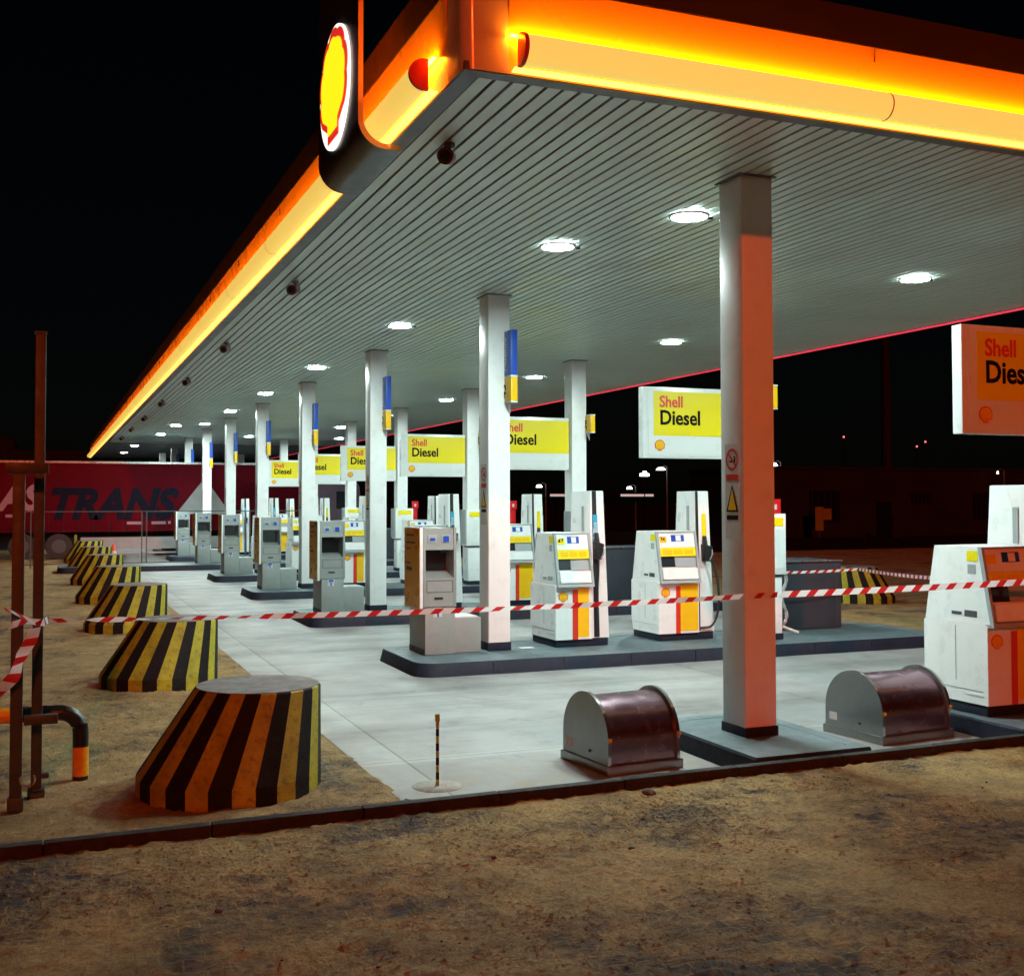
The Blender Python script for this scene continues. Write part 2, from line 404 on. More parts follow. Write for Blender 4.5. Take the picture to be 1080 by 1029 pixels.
# ------------------------------------------------------------------ layout constants
X_A, X_B, Y0, S = 5.647, 9.867, 8.58, 6.2795
XL, XR, YF, YE, H = 2.55, 13.57, 7.146, 56.5, 5.1
ZI = .17
ORD = ['first', 'second', 'third', 'fourth', 'fifth', 'sixth', 'seventh', 'eighth', 'ninth', 'tenth', 'eleventh']
def isl(k): return 'front kerb island' if k == 0 else ORD[k] + ' island from the kerb'
def ky(x): return 7.60 + .02 * x            # far edge of the street-side ground along the kerb

# ------------------------------------------------------------------ ground
def grid_sheet(name, m, xs, ys, zf):
    b = MB(); vs = [[b.bm.verts.new((x, y if not callable(y) else y(x), 0)) for x in xs] for y in ys]
    for row in vs:
        for v in row: v.co.z = zf(v.co.x, v.co.y)
    for j in range(len(ys) - 1):
        for i in range(len(xs) - 1): b.bm.faces.new((vs[j][i], vs[j][i + 1], vs[j + 1][i + 1], vs[j + 1][i]))
    return b.build(name, m, None, ang=80)
# far ground, one sheet to the horizon on the forecourt side
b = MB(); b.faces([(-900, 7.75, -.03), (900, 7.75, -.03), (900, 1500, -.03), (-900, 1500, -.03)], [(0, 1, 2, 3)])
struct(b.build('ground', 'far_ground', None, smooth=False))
# street-side ground with real relief near the camera
def lin(a, b_, n): return [a + (b_ - a) * i / n for i in range(n + 1)]
def relief(x, y):
    p = Vector((x, y, 0))
    r = noise.noise(p * 1.3) * .012 + noise.noise(p * 4.2 + Vector((3, 1, 0))) * .009 + noise.noise(p * 9.) * .005
    q = noise.noise(p * 13 + Vector((7, 2, 0))); r += max(0, q - .02) * .03 + noise.noise(p * 30) * .005
    return r
xs = lin(-1.5, 10.5, 420)
NR = 190
b = MB(); rows = []
for j in range(NR + 1):
    row = []
    for x in xs:
        y0_, y1_ = 3.0, ky(x) - .005
        y = y0_ + (y1_ - y0_) * j / NR
        row.append(b.bm.verts.new((x, y, .072 + relief(x, y))))
    rows.append(row)
for j in range(NR):
    for i in range(len(xs) - 1): b.bm.faces.new((rows[j][i], rows[j][i + 1], rows[j + 1][i + 1], rows[j + 1][i]))
struct(b.build('street_ground', 'sand', None, ang=180))
b = MB(); b.faces([(-900, 7.62, .03), (900, 7.62, .03), (900, -900, .03), (-900, -900, .03)], [(0, 1, 2, 3)])
struct(b.build('road', 'sand', None, smooth=False))
# kerb line, stones of 1 m
b = MB(); 
for i in range(-14, 34):
    x0 = i * 1.0 + .004; x1 = i + 1 - .004; dz = random.uniform(-.003, .003); dy = random.uniform(-.004, .004)
    p = []
    for z in (-.1, .150 + dz):
        p += [(x0, ky(x0) + dy, z), (x1, ky(x1) + dy, z), (x1, ky(x1) + .09 + dy, z), (x0, ky(x0) + .09 + dy, z)]
    b.hexa(p, None, .010)
struct(b.build('kerb', 'kerb'))
# forecourt slab
b = MB(); b.faces([(2.46, ky(2.46) + .088, 0), (13.75, ky(13.75) + .088, 0), (13.75, 90, 0), (2.46, 90, 0)], [(0, 1, 2, 3)])
struct(b.build('forecourt', 'concrete', None, smooth=False))
# sandy verge left of the slab, heaped near the bollards
BOL = [(1.34, 9.2), (1.30, 14.82), (1.30, 21.3), (1.30, 27.6), (1.30, 33.9), (1.30, 40.2), (1.30, 46.5)]
def vz(x, y):
    p = Vector((x, y, 0))
    z = -.012 + noise.noise(p * 2.1) * .012 + noise.noise(p * 7) * .011 + max(0, noise.noise(p * 17)) * .022
    for bx, by in BOL[:3]:
        d = math.hypot(x - bx, y - by); z += .035 * math.exp(-((d - .85) / .16) ** 2) * (.5 + noise.noise(p * 3.5))
    if y < 9.6: z += .04 * math.exp(-((x - 2.15) / .35) ** 2) * math.exp(-((y - 8.75) / .4) ** 2) * (.8 + noise.noise(p * 5))
    z += .13 * max(0, min(1, (8.25 - y) / .45))
    e = min(1, max(0, (2.55 + .05 * noise.noise(p * 1.7) - x) / .15))
    if x > 2.3: z = z * e - .012 * (1 - e) + .010 * e * (1 if y > 8.3 else .3)
    return z
xs = lin(-3.2, 2.75, 200)
b = MB(); rows = []
NV = 330
for j in range(NV + 1):
    t = j / NV; row = []
    for x in xs:
        y0_ = ky(x) + .091; y = y0_ + (26 - y0_) * (t ** 1.5)
        row.append(b.bm.verts.new((x, y, vz(x, y))))
    rows.append(row)
for j in range(NV):
    for i in range(len(xs) - 1): b.bm.faces.new((rows[j][i], rows[j][i + 1], rows[j + 1][i + 1], rows[j + 1][i]))
struct(b.build('sand_verge', 'verge', None, ang=180))
b = MB(); b.faces([(-60, 7.8, -.022), (2.44, 7.8, -.022), (2.44, 60, -.022), (-60, 60, -.022)], [(0, 1, 2, 3)])
b.faces([(13.76, 8.0, -.012), (60, 8.0, -.012), (60, 44, -.012), (13.76, 44, -.012)], [(0, 1, 2, 3)])
struct(b.build('sand_shoulder', 'verge', None, smooth=False))

# pump islands
def island(k, x0, x1, y0, y1, r=.28, rf=None):
    b = MB(); prof = []
    rf = rf or r
    for cx, cy, a, q in ((x1 - r, y1 - r, 0, r), (x0 + r, y1 - r, 90, r), (x0 + rf, y0 + rf, 180, rf), (x1 - rf, y0 + rf, 270, rf)):
        for i in range(6):
            t = R(a + 18 * i); prof.append((cx + q * math.cos(t), cy + q * math.sin(t)))
    n = len(prof)
    def ring(ins, z):
        cx, cy = (x0 + x1) / 2, (y0 + y1) / 2; o = []
        for x, y in prof:
            o.append((x - ins * (1 if x > cx else -1), y - ins * (1 if y > cy else -1), z))
        return o
    rs = [ring(-.03 if k else 0, 0), ring(0, ZI - .02), ring(.012, ZI), ring(.14, ZI), ring(.146, ZI - .006)]
    V = [[b.bm.verts.new(p) for p in q] for q in rs]
    mi = [b.mi('navy'), b.mi('navy'), b.mi('island_top'), b.mi('island_top')]
    for q in range(4):
        for i in range(n):
            f_ = b.bm.faces.new((V[q][i], V[q][(i + 1) % n], V[q + 1][(i + 1) % n], V[q + 1][i])); f_.material_index = mi[q]
    f_ = b.bm.faces.new(V[4]); f_.material_index = mi[3]
    # kerb joints on the near face
    x = x0 + 1.0
    while x < x1 - .4:
        b.box(x - .006, x + .006, y0 - .024, y0 + .02, .004, ZI - .018, 'black'); x += 1.0
    return struct(b.build('pump_island', None, None, ang=30))
island(0, 5.25, 6.40, 7.835, 9.60, .26, .03)
island(0, 8.12, 12.85, 7.90, 9.60, .26, .03)
for k in range(1, 8):
    island(k, .35 if k == 5 else 4.36, 12.9, Y0 + k * S - .93, Y0 + k * S + 1.02)

# ------------------------------------------------------------------ canopy
can = thing('canopy', 'long flat fuel station canopy with ribbed soffit and glowing orange fascia over the pumps', 'canopy', (0, 0, 0))
b = MB()
x = XL + .15; random.seed(3)
while x < XR - .2:
    y = YF + .12
    while y < YE - .05:
        y2 = min(y + S, YE)
        dz = random.uniform(-.0015, .0015)
        b.box(x, x + .101, y, y2 - .004, H + dz, H + .02 + dz); y = y2
    x += .130
b.build('soffit_strips', 'soffit', can, smooth=False)
b = MB(); b.box(XL + .1, XR - .1, YF + .1, YE, H + .045, H + .06); b.build('soffit_backing', 'soffit_back', can)
b = MB()                                       # edge channel round the soffit
b.box(XL, XL + .13, YF, YE + 22, H - .012, H + .05); b.box(XR - .13, XR, YF, YE + 22, H - .012, H + .05); b.box(XL + .13, XR - .13, YF, YF + .11, H - .012, H + .05)
b.build('edge_channel', 'soffit_trim', can)
b = MB(); b.box(XL + .13, XR - .13, YE + .005, YE + .25, H - .06, H + .3); b.build('added_soffit_band', 'white', can)  # added white strip standing in for the brighter end of the soffit
b = MB(); b.box(XL + .13, XR - .13, YE + .26, YE + 22, H + .06, H + .10); b.build('far_soffit', 'soffit_far_dim', can)
b = MB(); b.box(XL + .0, XR - .0, YF + .0, YE + 22, 5.96, 5.99); b.build('roof_deck', 'fascia_back', can)

# fascia section: o = distance outward from the soffit edge
PANEL = [(.005, 5.10), (.008, 5.22), (.014, 5.36), (.020, 5.48), (.028, 5.60), (.040, 5.71)]
def fascia_run(side, a, c):
    """side 'l','f','r' ; a..c along its length"""
    def P(o, z, t):
        return {'l': (XL - o, t, z), 'r': (XR + o, t, z), 'f': (t, YF - o, z)}[side]
    def strip(prof, m, name, close=None, a_=a, c_=c):
        b = MB(); n = len(prof)
        vs = [P(o, z, a_) for o, z in prof] + [P(o, z, c_) for o, z in prof]
        fs = [(k, k + 1, n + k + 1, n + k) for k in range(n - 1)]
        if close: fs += [(n - 1, 0, n, 2 * n - 1), tuple(range(n)), tuple(range(n, 2 * n))]
        b.faces(vs, fs); return b.build(name, m, can, ang=50)
    back = [(-.06, 5.71), (-.06, 5.11)]
    strip(PANEL + back, 'fascia', 'fascia_panel', True)
    strip([(.038, 5.714), (.044, 5.714), (.046, 6.0), (-.06, 6.0), (-.06, 5.714)], 'fascia_top', 'fascia_cap', True)
    return strip
def bar_run(side, a, c, strip):
    # half-round light bar with its own strips: one shining up the panel, one below
    pr = []
    for i in range(13):
        t = R(-100 + 200 * i / 12); pr.append((.105 + .105 * math.cos(t), 5.235 + .105 * math.sin(t)))
    b = strip(pr + [(.08, 5.34), (.08, 5.135)], 'tube', 'light_bar', True, a, c)
    led = strip([(.028, 5.352), (.062, 5.352), (.062, 5.344), (.028, 5.344)], 'led_up', 'led_strip', True, a - .07, c - .02)
    low = strip([(.012, 5.108), (.075, 5.122), (.075, 5.128), (.012, 5.114)], 'led_low', 'led_strip', True, a - .05, c + .02)
s_l1 = fascia_run('l', 7.46, YE + 22)
bar_run('l', 7.73, YE + 22, s_l1)
s_f = fascia_run('f', 2.86, XR + .1)
bar_run('f', 2.93, XR - .3, s_f)
s_r = fascia_run('r', YF + .2, YE + 22)
s_r([(.01, 5.09), (.03, 5.09), (.03, 5.13), (.01, 5.13)], 'red_glow', 'rim_light', True, YF + .2, YE + 22)
s_r([(-.125, 5.07), (-.10, 5.07), (-.10, 5.086), (-.125, 5.086)], 'red_glow', 'rim_light', True, YF + .2, YE + 22)
# bar end caps and joint rings
def ring_cap(side, t, w, rr=.112):
    b = MB(); vs = []; pr = [(.105 + rr * math.cos(R(-100 + 200 * i / 12)), 5.235 + rr * math.sin(R(-100 + 200 * i / 12))) for i in range(13)] + [(.075, 5.235 + rr), (.075, 5.235 - rr)]
    n = len(pr)
    for d in (0, w):
        for o, z in pr: vs.append((XL - o, t + d, z) if side == 'l' else (t + d, YF - o, z))
    b.faces(vs, [(k, (k + 1) % n, n + (k + 1) % n, n + k) for k in range(n)] + [tuple(range(n)), tuple(range(n, 2 * n))])
    return b.build('end_cap', 'end_cap', can)
ring_cap('l', 7.70, .032); ring_cap('f', 2.90, .03)
for t in [5.9 + 3.02 * i for i in range(3)]: box('panel_joint', 'fascia_top', can, t - .0012, t + .0012, YF - .0412, YF - .01, 5.60, 5.71)
for t in [10.4 + 3.14 * i for i in range(14)]: box('panel_joint', 'fascia_top', can, XL - .0412, XL - .01, t - .0012, t + .0012, 5.60, 5.71)
for i in range(14): ring_cap('l', 10.4 + 3.14 * i, .010, .1075)
for t in (5.93, 8.95, 11.97): ring_cap('f', t, .010, .1075)
# rounded metal corner cover
b = MB(); q_ = .022; rr_ = .09
prof = [(XL + .305, YF - q_), (XL + .305, YF + .10), (XL + .10, YF + .10), (XL + .10, YF + .30), (XL - q_, YF + .30)]
prof += [(XL - q_ + rr_ - rr_ * math.cos(R(a)), YF - q_ + rr_ - rr_ * math.sin(R(a))) for a in range(0, 91, 10)]
V = []
n = len(prof)
def inset(p, q): return (p[0] + (1 - q) * .012, p[1] + (1 - q) * .012)
vs = [(*inset(p, .08), H - .004) for p in prof] + [(*inset(p, .8), H + .30) for p in prof] + [(*p, H + .55) for p in prof] + [(*p, 6.06) for p in prof]
b.faces(vs, [(q * n + k, q * n + (k + 1) % n, (q + 1) * n + (k + 1) % n, (q + 1) * n + k) for q in range(3) for k in range(n)] + [tuple(range(n)), tuple(range(3 * n, 4 * n))])
b.build('corner_cover', 'corner', can, ang=40)

# ------------------------------------------------------------------ ceiling lights
def make_light(label):
    t = thing('ceiling_light', label, 'ceiling light', (0, 0, 0), 0, 'round lamps recessed in the canopy soffit')
    b = MB(); n = 28; vs = []
    for rr_, zz_ in ((.175, -.003), (.178, -.024), (.200, -.022), (.212, -.002)): vs += [(rr_ * math.cos(2 * math.pi * i / n), rr_ * math.sin(2 * math.pi * i / n), zz_) for i in range(n)]
    b.faces(vs, [(q * n + i, q * n + (i + 1) % n, (q + 1) % 4 * n + (i + 1) % n, (q + 1) % 4 * n + i) for q in range(4) for i in range(n)]); b.build('rim', 'white', t)
    b = MB(); b.cyl((0, 0, -.012), .172, .006, n=28); b.build('lens', 'lamp', t)
    b = MB(); b.box(.235, .275, -.015, .015, -.02, .0); b.build('latch', 'grey_dark', t)
    return t
LT = []
for j in range(6):
    LT.append((5.31, 11.77 + 6.27 * j, 'in the left row, just behind the ' + (isl(j) if j else 'front kerb island')))
    LT.append((10.40, 11.80 + 6.30 * j, 'in the right row, just behind the ' + (isl(j) if j else 'front kerb island')))
LT += [(5.98, 10.03, 'looking largest and brightest, just left of the orange lit front column top'), (4.41, 44.3, 'at far left, shifted out of line near the end of the soffit'),
       (4.40, 50.4, 'at the left, last before the pale soffit band'), (8.1, 50.6, 'in the middle of the soffit, last before the pale soffit band'), (12.1, 50.7, 'at the right, last before the pale soffit band'),
       (4.14, 62.1, 'at the left, nearer of two beyond the pale soffit band'), (4.13, 70.5, 'at the left, farthest of all beyond the pale soffit band'), (11.2, 66.0, 'at the right, the only one beyond the pale soffit band')]
lt = None
for i, (x, y, w) in enumerate(LT):
    lab = 'round soffit lamp ' + w
    if lt is None: lt = make_light(lab); lt.location = (x, y, H - .002)
    else: dup(lt, (x, y, H - .002 if y < 57 else H + .055), lab)

# soffit cameras
def make_cam(label):
    t = thing('security_camera', label, 'security camera', (0, 0, 0), 0, 'security cameras along the left soffit edge')
    b = MB(); b.cyl((0, 0, -.03), .045, .03, n=12); b.box(-.012, .012, -.012, .012, -.12, -.03); b.build('bracket', 'grey_dome', t)
    b = MB()
    b.cyl((0, 0, 0), .068, .26, axis='y', n=18, r2=.060)
    o = b.build('housing', 'cam_body', t); o.data.transform(Matrix.Translation((-.02, -.13, -.14)) @ Matrix.Rotation(R(14), 4, 'X'))
    b = MB(); b.cyl((0, 0, 0), .045, .01, axis='y', n=14); o = b.build('lens', 'glass', t); o.data.transform(Matrix.Translation((-.02, -.137, -.14)) @ Matrix.Rotation(R(14), 4, 'X'))
    return t
cm = None
for j in range(8):
    lab = 'small dark red soffit camera nearest to the canopy corner' if j == 0 else 'small dark soffit camera, %s one back from the canopy corner along the left edge' % ORD[j]
    p = (2.98, 8.72 + 6.22 * j, H)
    if cm is None: cm = make_cam(lab); cm.location = p; cm.rotation_euler = (0, 0, R(-25))
    else: dup(cm, p, lab)

# ------------------------------------------------------------------ round emblem sign on the fascia
es = thing('emblem_sign', 'dark rounded box sign with glowing white disc and yellow scallop on the canopy edge', 'sign', (0, 0, 0))
XS0, XS1, YS0, YS1, ZS0, ZS1 = 2.20, 2.545, 8.62, 10.02, 4.96, 6.75
def rprof(x0, x1, z0, z1, r, side='left'):
    pts = [(x1, z0)]
    for i in range(9):
        a = R(270 - 90 * i / 8); pts.append((x0 + r + r * math.cos(a), z0 + r + r * math.sin(a)))
    pts += [(x0, z1), (x1, z1)]
    return pts
def shell(x0, t, y0, y1, m_side, m_end, name):
    o_ = rprof(x0, XS1, ZS0 + (x0 - XS0), ZS1, .22); i_ = rprof(x0 + t, XS1, ZS0 + (x0 - XS0) + t, ZS1, .22 - t * .6)
    b = MB(); n = len(o_) - 1
    for k in range(n):
        vs = []
        for y in (y0, y1): vs += [(o_[k][0], y, o_[k][1]), (o_[k + 1][0], y, o_[k + 1][1]), (i_[k + 1][0], y, i_[k + 1][1]), (i_[k][0], y, i_[k][1])]
        b.faces(vs, [(0, 1, 5, 4)], m_side); b.faces(vs, [(3, 2, 6, 7), (0, 1, 2, 3), (4, 5, 6, 7)], m_end)
    bmesh.ops.remove_doubles(b.bm, verts=b.bm.verts, dist=.0001)
    return b.build(name, None, es, ang=40)
shell(XS0, .04, YS0, YS1, 'casing', 'casing_lit', 'casing')
cz, cyy = 5.66, 9.36
b = MB(); b.cyl((XS0 - .02, cyy, cz), .51, .02, axis='x', n=56); b.build('disc', 'disc_white', es)
emblem(es, (XS0 - .02, cyy, cz), .93, '-x', 'disc_red', 'disc_yellow', ribs=False, off=.008)

# ------------------------------------------------------------------ columns
def make_column(label, stickers=True):
    t = thing('column', label, 'column', (0, 0, 0), 0, 'square columns holding up the canopy')
    b = MB(); b.box(0, .32, 0, .36, .10, H - ZI - .002, bev=.008); b.build('shaft', 'white_steel', t)
    b = MB(); b.box(-.012, .332, -.012, .372, 0, .11, bev=.006); b.build('base_skirt', 'navy', t)
    b = MB(); b.box(-.03, .35, -.03, .39, H - ZI - .012, H - ZI - .001); b.build('top_collar', 'soffit_trim', t)
    if stickers:
        p = MB(); p.box(-.003, .002, .06, .29, 1.73, 2.57); p.build('safety_sticker', 'paper', t)
        b = MB(); n = 28; cy, cz = .175, 2.43
        for r0, r1 in ((.075, .098),):
            vs = [(-.006, cy + r0 * math.cos(2 * math.pi * i / n), cz + r0 * math.sin(2 * math.pi * i / n)) for i in range(n)] + [(-.006, cy + r1 * math.cos(2 * math.pi * i / n), cz + r1 * math.sin(2 * math.pi * i / n)) for i in range(n)]
            b.faces(vs, [(i, (i + 1) % n, n + (i + 1) % n, n + i) for i in range(n)])
        b.faces([(-.006, cy + .07, cz + .055), (-.006, cy + .055, cz + .07), (-.006, cy - .07, cz - .055), (-.006, cy - .055, cz - .07)], [(0, 1, 2, 3)])
        b.box(-.006, -.004, cy - .095, cy + .095, 2.245, 2.30)
        b.build('no_smoking_mark', 'red_pump', t, smooth=False)
        b = MB(); b.box(-.005, -.0035, cy - .05, cy + .04, 2.405, 2.42); b.box(-.0055, -.0035, cy - .045, cy - .03, 2.42, 2.46)
        b.faces([(-.006, cy - .095, 1.97), (-.006, cy + .095, 1.97), (-.006, cy, 2.215)], [(0, 1, 2)])
        b.box(-.005, -.004, cy - .09, cy + .09, 1.90, 1.94); b.build('warning_mark', 'black_text', t, smooth=False)
        b = MB(); b.faces([(-.0075, cy - .068, 1.985), (-.0075, cy + .068, 1.985), (-.0075, cy, 2.175)], [(0, 1, 2)]); b.build('warning_field', 'yellow_pump', t, smooth=False)
    return t
ca = cb = None
cols = []
for k in range(10):
    p = (X_A, Y0 + k * S, ZI if k < 8 else .001)
    lab = 'orange lit square column on the front kerb island' if k == 0 else ('white square column of the left row on the ' + isl(k) if k < 8 else 'white square column of the left row, %s beyond the pale soffit band' % ORD[k - 8])
    if ca is None: ca = make_column(lab); ca.location = (p[0], p[1], .135); ca.scale = (1, 1, (H - .135) / (H - ZI))
    else:
        c_ = dup(ca, p, lab); c_.scale = (1, 1, 1)
for k in range(1, 10):
    p = (X_B, Y0 + k * S + .05, ZI if k < 8 else .001)
    lab = 'white square column of the right row on the ' + isl(k) if k < 8 else 'white square column of the right row, %s beyond the pale soffit band' % ORD[k - 8]
    if cb is None: cb = make_column(lab, False); cb.location = p
    else: dup(cb, p, lab)
dup(cb, (X_B, Y0 + .05, ZI), 'square column on the right of the front kerb island, outside the frame')

# vertical flag signs on the left row columns
def flag_sign(label, full=True, num='43'):
    t = thing('flag_sign', label, 'sign', (0, 0, 0), 0, 'flag signs on the columns')
    if full:
        b = MB(); b.box(0, .10, -.25, -.004, 3.955, 4.58, bev=.008); b.build('blue_panel', 'blue', t)
        text('lettering', 'AdBlue', .17, 'paper', t, (-.002, -.075, 4.02), SIDE_UP, .002, depth=.001, sx=.95)
    b = MB(); b.box(0, .10, -.25, -.004, 3.60, 3.93, bev=.008); b.build('yellow_panel', 'yellow_pump', t)
    b = MB(); b.box(-.002, .102, -.252, -.006, 3.931, 3.953); b.box(.0, .10, -.25, -.004, 3.580, 3.598); b.build('trim', 'white_sign', t)
    text('lettering', num, .2, 'black_text', t, (-.003, -.06, 3.65), SIDE_UP, .006, depth=.001)
    b = MB(); b.prism([(.02, 3.578), (.09, 3.578), (.09, 3.44)], 'y', -.012, -.004); b.build('bracket', 'white', t)
    return t
fs_ = None
for k in range(1, 9):
    p = (X_A + .235, Y0 + k * S, 0); lab = 'blue and yellow flag sign on the left column of the ' + isl(k)
    if fs_ is None: fs_ = flag_sign(lab); fs_.location = p
    else: dup(fs_, p, lab)
fy = None
for k in range(1, 6):
    p = (X_B + .30, Y0 + k * S + .05, .03); lab = 'small yellow number flag on the right column of the ' + isl(k)
    if fy is None: fy = flag_sign(lab, False, '36'); fy.location = p
    else: dup(fy, p, lab)

# ------------------------------------------------------------------ diesel boards
def board(label):
    t = thing('price_board', label, 'sign', (0, 0, 0), 0, 'yellow and white diesel boards hung between the columns')
    b = MB(); b.box(0, 1.705, 0, .13, 0, 1.06, bev=.012); b.build('casing', 'white_sign', t)
    b = MB(); b.box(.085, 1.70, -.010, .001, .03, 1.035, bev=.004); b.build('face', 'white_sign', t)
    b = MB(); b.box(.18, 1.69, -.015, -.009, .335, .995); b.build('yellow_field', 'yellow_sign', t)
    text('lettering', 'Shell', .235, 'red_text', t, (.275, -.017, .765), FRONT, .006, sx=.92)
    text('lettering', 'Diesel', .30, 'black_text', t, (.275, -.017, .505), FRONT, .0075, sx=.93)
    emblem(t, (.28, -.011, .185), .165, '-y', 'red_text', 'yellow_pump')
    return t
bd = None
for k in range(0, 8):
    p = (8.155, Y0 + k * S + (.05 if k == 0 else .18), 2.86)
    lab = 'orange lit diesel board cut by the right frame edge' if k == 0 else 'yellow and white diesel board over the ' + isl(k)
    if bd is None: bd = board(lab); bd.location = p
    else: dup(bd, p, lab)

# ------------------------------------------------------------------ payment terminals
def terminal(label):
    t = thing('payment_terminal', label, 'payment terminal', (0, 0, 0), 0, 'grey payment terminals at the island noses')
    b = MB(); b.box(.035, .455, .02, .74, 0, .63, bev=.006); b.build('pedestal', 'grey_metal', t)
    b = MB(); b.box(.03, .05, .03, .73, .0, .07); b.build('kick_plate', 'grey_dark', t)
    b = MB()
    b.box(0, .035, 0, .72, .632, 1.70, bev=.004); b.box(.435, .47, 0, .72, .632, 1.70, bev=.004)
    b.box(.036, .434, .30, .72, .64, 1.69)
    b.hexa([(.036, .012, 1.40), (.434, .012, 1.40), (.434, .3, 1.40), (.036, .3, 1.40), (.036, .03, 1.69), (.434, .03, 1.69), (.434, .3, 1.69), (.036, .3, 1.69)])
    b.hexa([(.036, .008, .64), (.434, .008, .64), (.434, .3, .64), (.036, .3, .64), (.036, .008, 1.02), (.434, .008, 1.02), (.434, .3, 1.10), (.036, .3, 1.10)])
    b.build('cabinet', 'grey_metal', t)
    b = MB(); b.box(.05, .42, .285, .299, 1.11, 1.395); b.build('screen', 'glass', t)
    b = MB(); b.box(.30, .38, .14, .17, 1.36, 1.40); b.build('reader_hood', 'grey_dark', t)
    def frame(x0, x1, z0, z1, y, w, m, name):
        q = MB(); q.box(x0, x1, y, y + .004, z0, z0 + w); q.box(x0, x1, y, y + .004, z1 - w, z1); q.box(x0, x0 + w, y, y + .004, z0 + w, z1 - w); q.box(x1 - w, x1, y, y + .004, z0 + w, z1 - w); q.build(name, m, t)
    frame(.05, .42, .83, .99, .004, .008, 'grey_dark', 'drawer_gap')
    b = MB(); b.box(.16, .28, .0, .012, .735, .765); b.build('slot', 'black', t)
    b = MB(); b.box(.15, .27, -.0, .019, .565, .625); b.box(.15, .27, .012, .0195, .50, .565); b.build('instruction_plate', 'paper', t)
    b = MB(); b.box(.165, .255, -.003, .0, .575, .618); b.box(.20, .225, .008, .012, .505, .56); b.build('instruction_figure', 'blue', t)
    for x0 in (.07, .26):
        b = MB(); b.box(x0, x0 + .13, .010, .03, 1.49, 1.60, bev=.004); q = b.build('button_plate', 'grey_mid', t)
        b = MB()
        if x0 < .1: b.box(x0 + .03, x0 + .10, .003, .009, 1.525, 1.56)
        else: b.box(x0 + .025, x0 + .105, .003, .009, 1.505, 1.585)
        b.build('button', 'blue', q)
    b = MB(); b.box(-.045, -.003, .0, .72, .60, 1.70, bev=.006); q = b.build('side_panel', 'white', t)
    b = MB(); b.box(-.050, -.044, .02, .70, .62, 1.68); b.build('panel_face', 'amber_panel', q)
    b = MB()
    for z0, z1, y0, y1 in ((1.58, 1.61, .25, .60), (1.48, 1.505, .2, .6), (1.40, 1.42, .40, .60), (1.20, 1.225, .42, .62), (1.11, 1.16, .35, .6)): b.box(-.0515, -.0498, y0, y1, z0, z1)
    b.build('panel_print', 'grey_dark', q)
    b = MB(); b.box(.47, .86, .10, .72, 0, .47, bev=.008); b.build('side_box', 'grey_metal', t)
    return t
tm = None
for k in range(1, 8):
    p = (4.67, Y0 + k * S - .11, ZI); lab = 'grey payment terminal with amber side panel on the ' + isl(k)
    if tm is None: tm = terminal(lab); tm.location = p
    else: dup(tm, p, lab)
pp = MB()
pp.box(5.17, 5.50, Y0 + S + .04, Y0 + S + .5, ZI + .472, ZI + .482); 
tag(pp.build('paper_sheet', 'paper'), 'loose white sheet lying on the side box of the nearest payment terminal', 'paper')

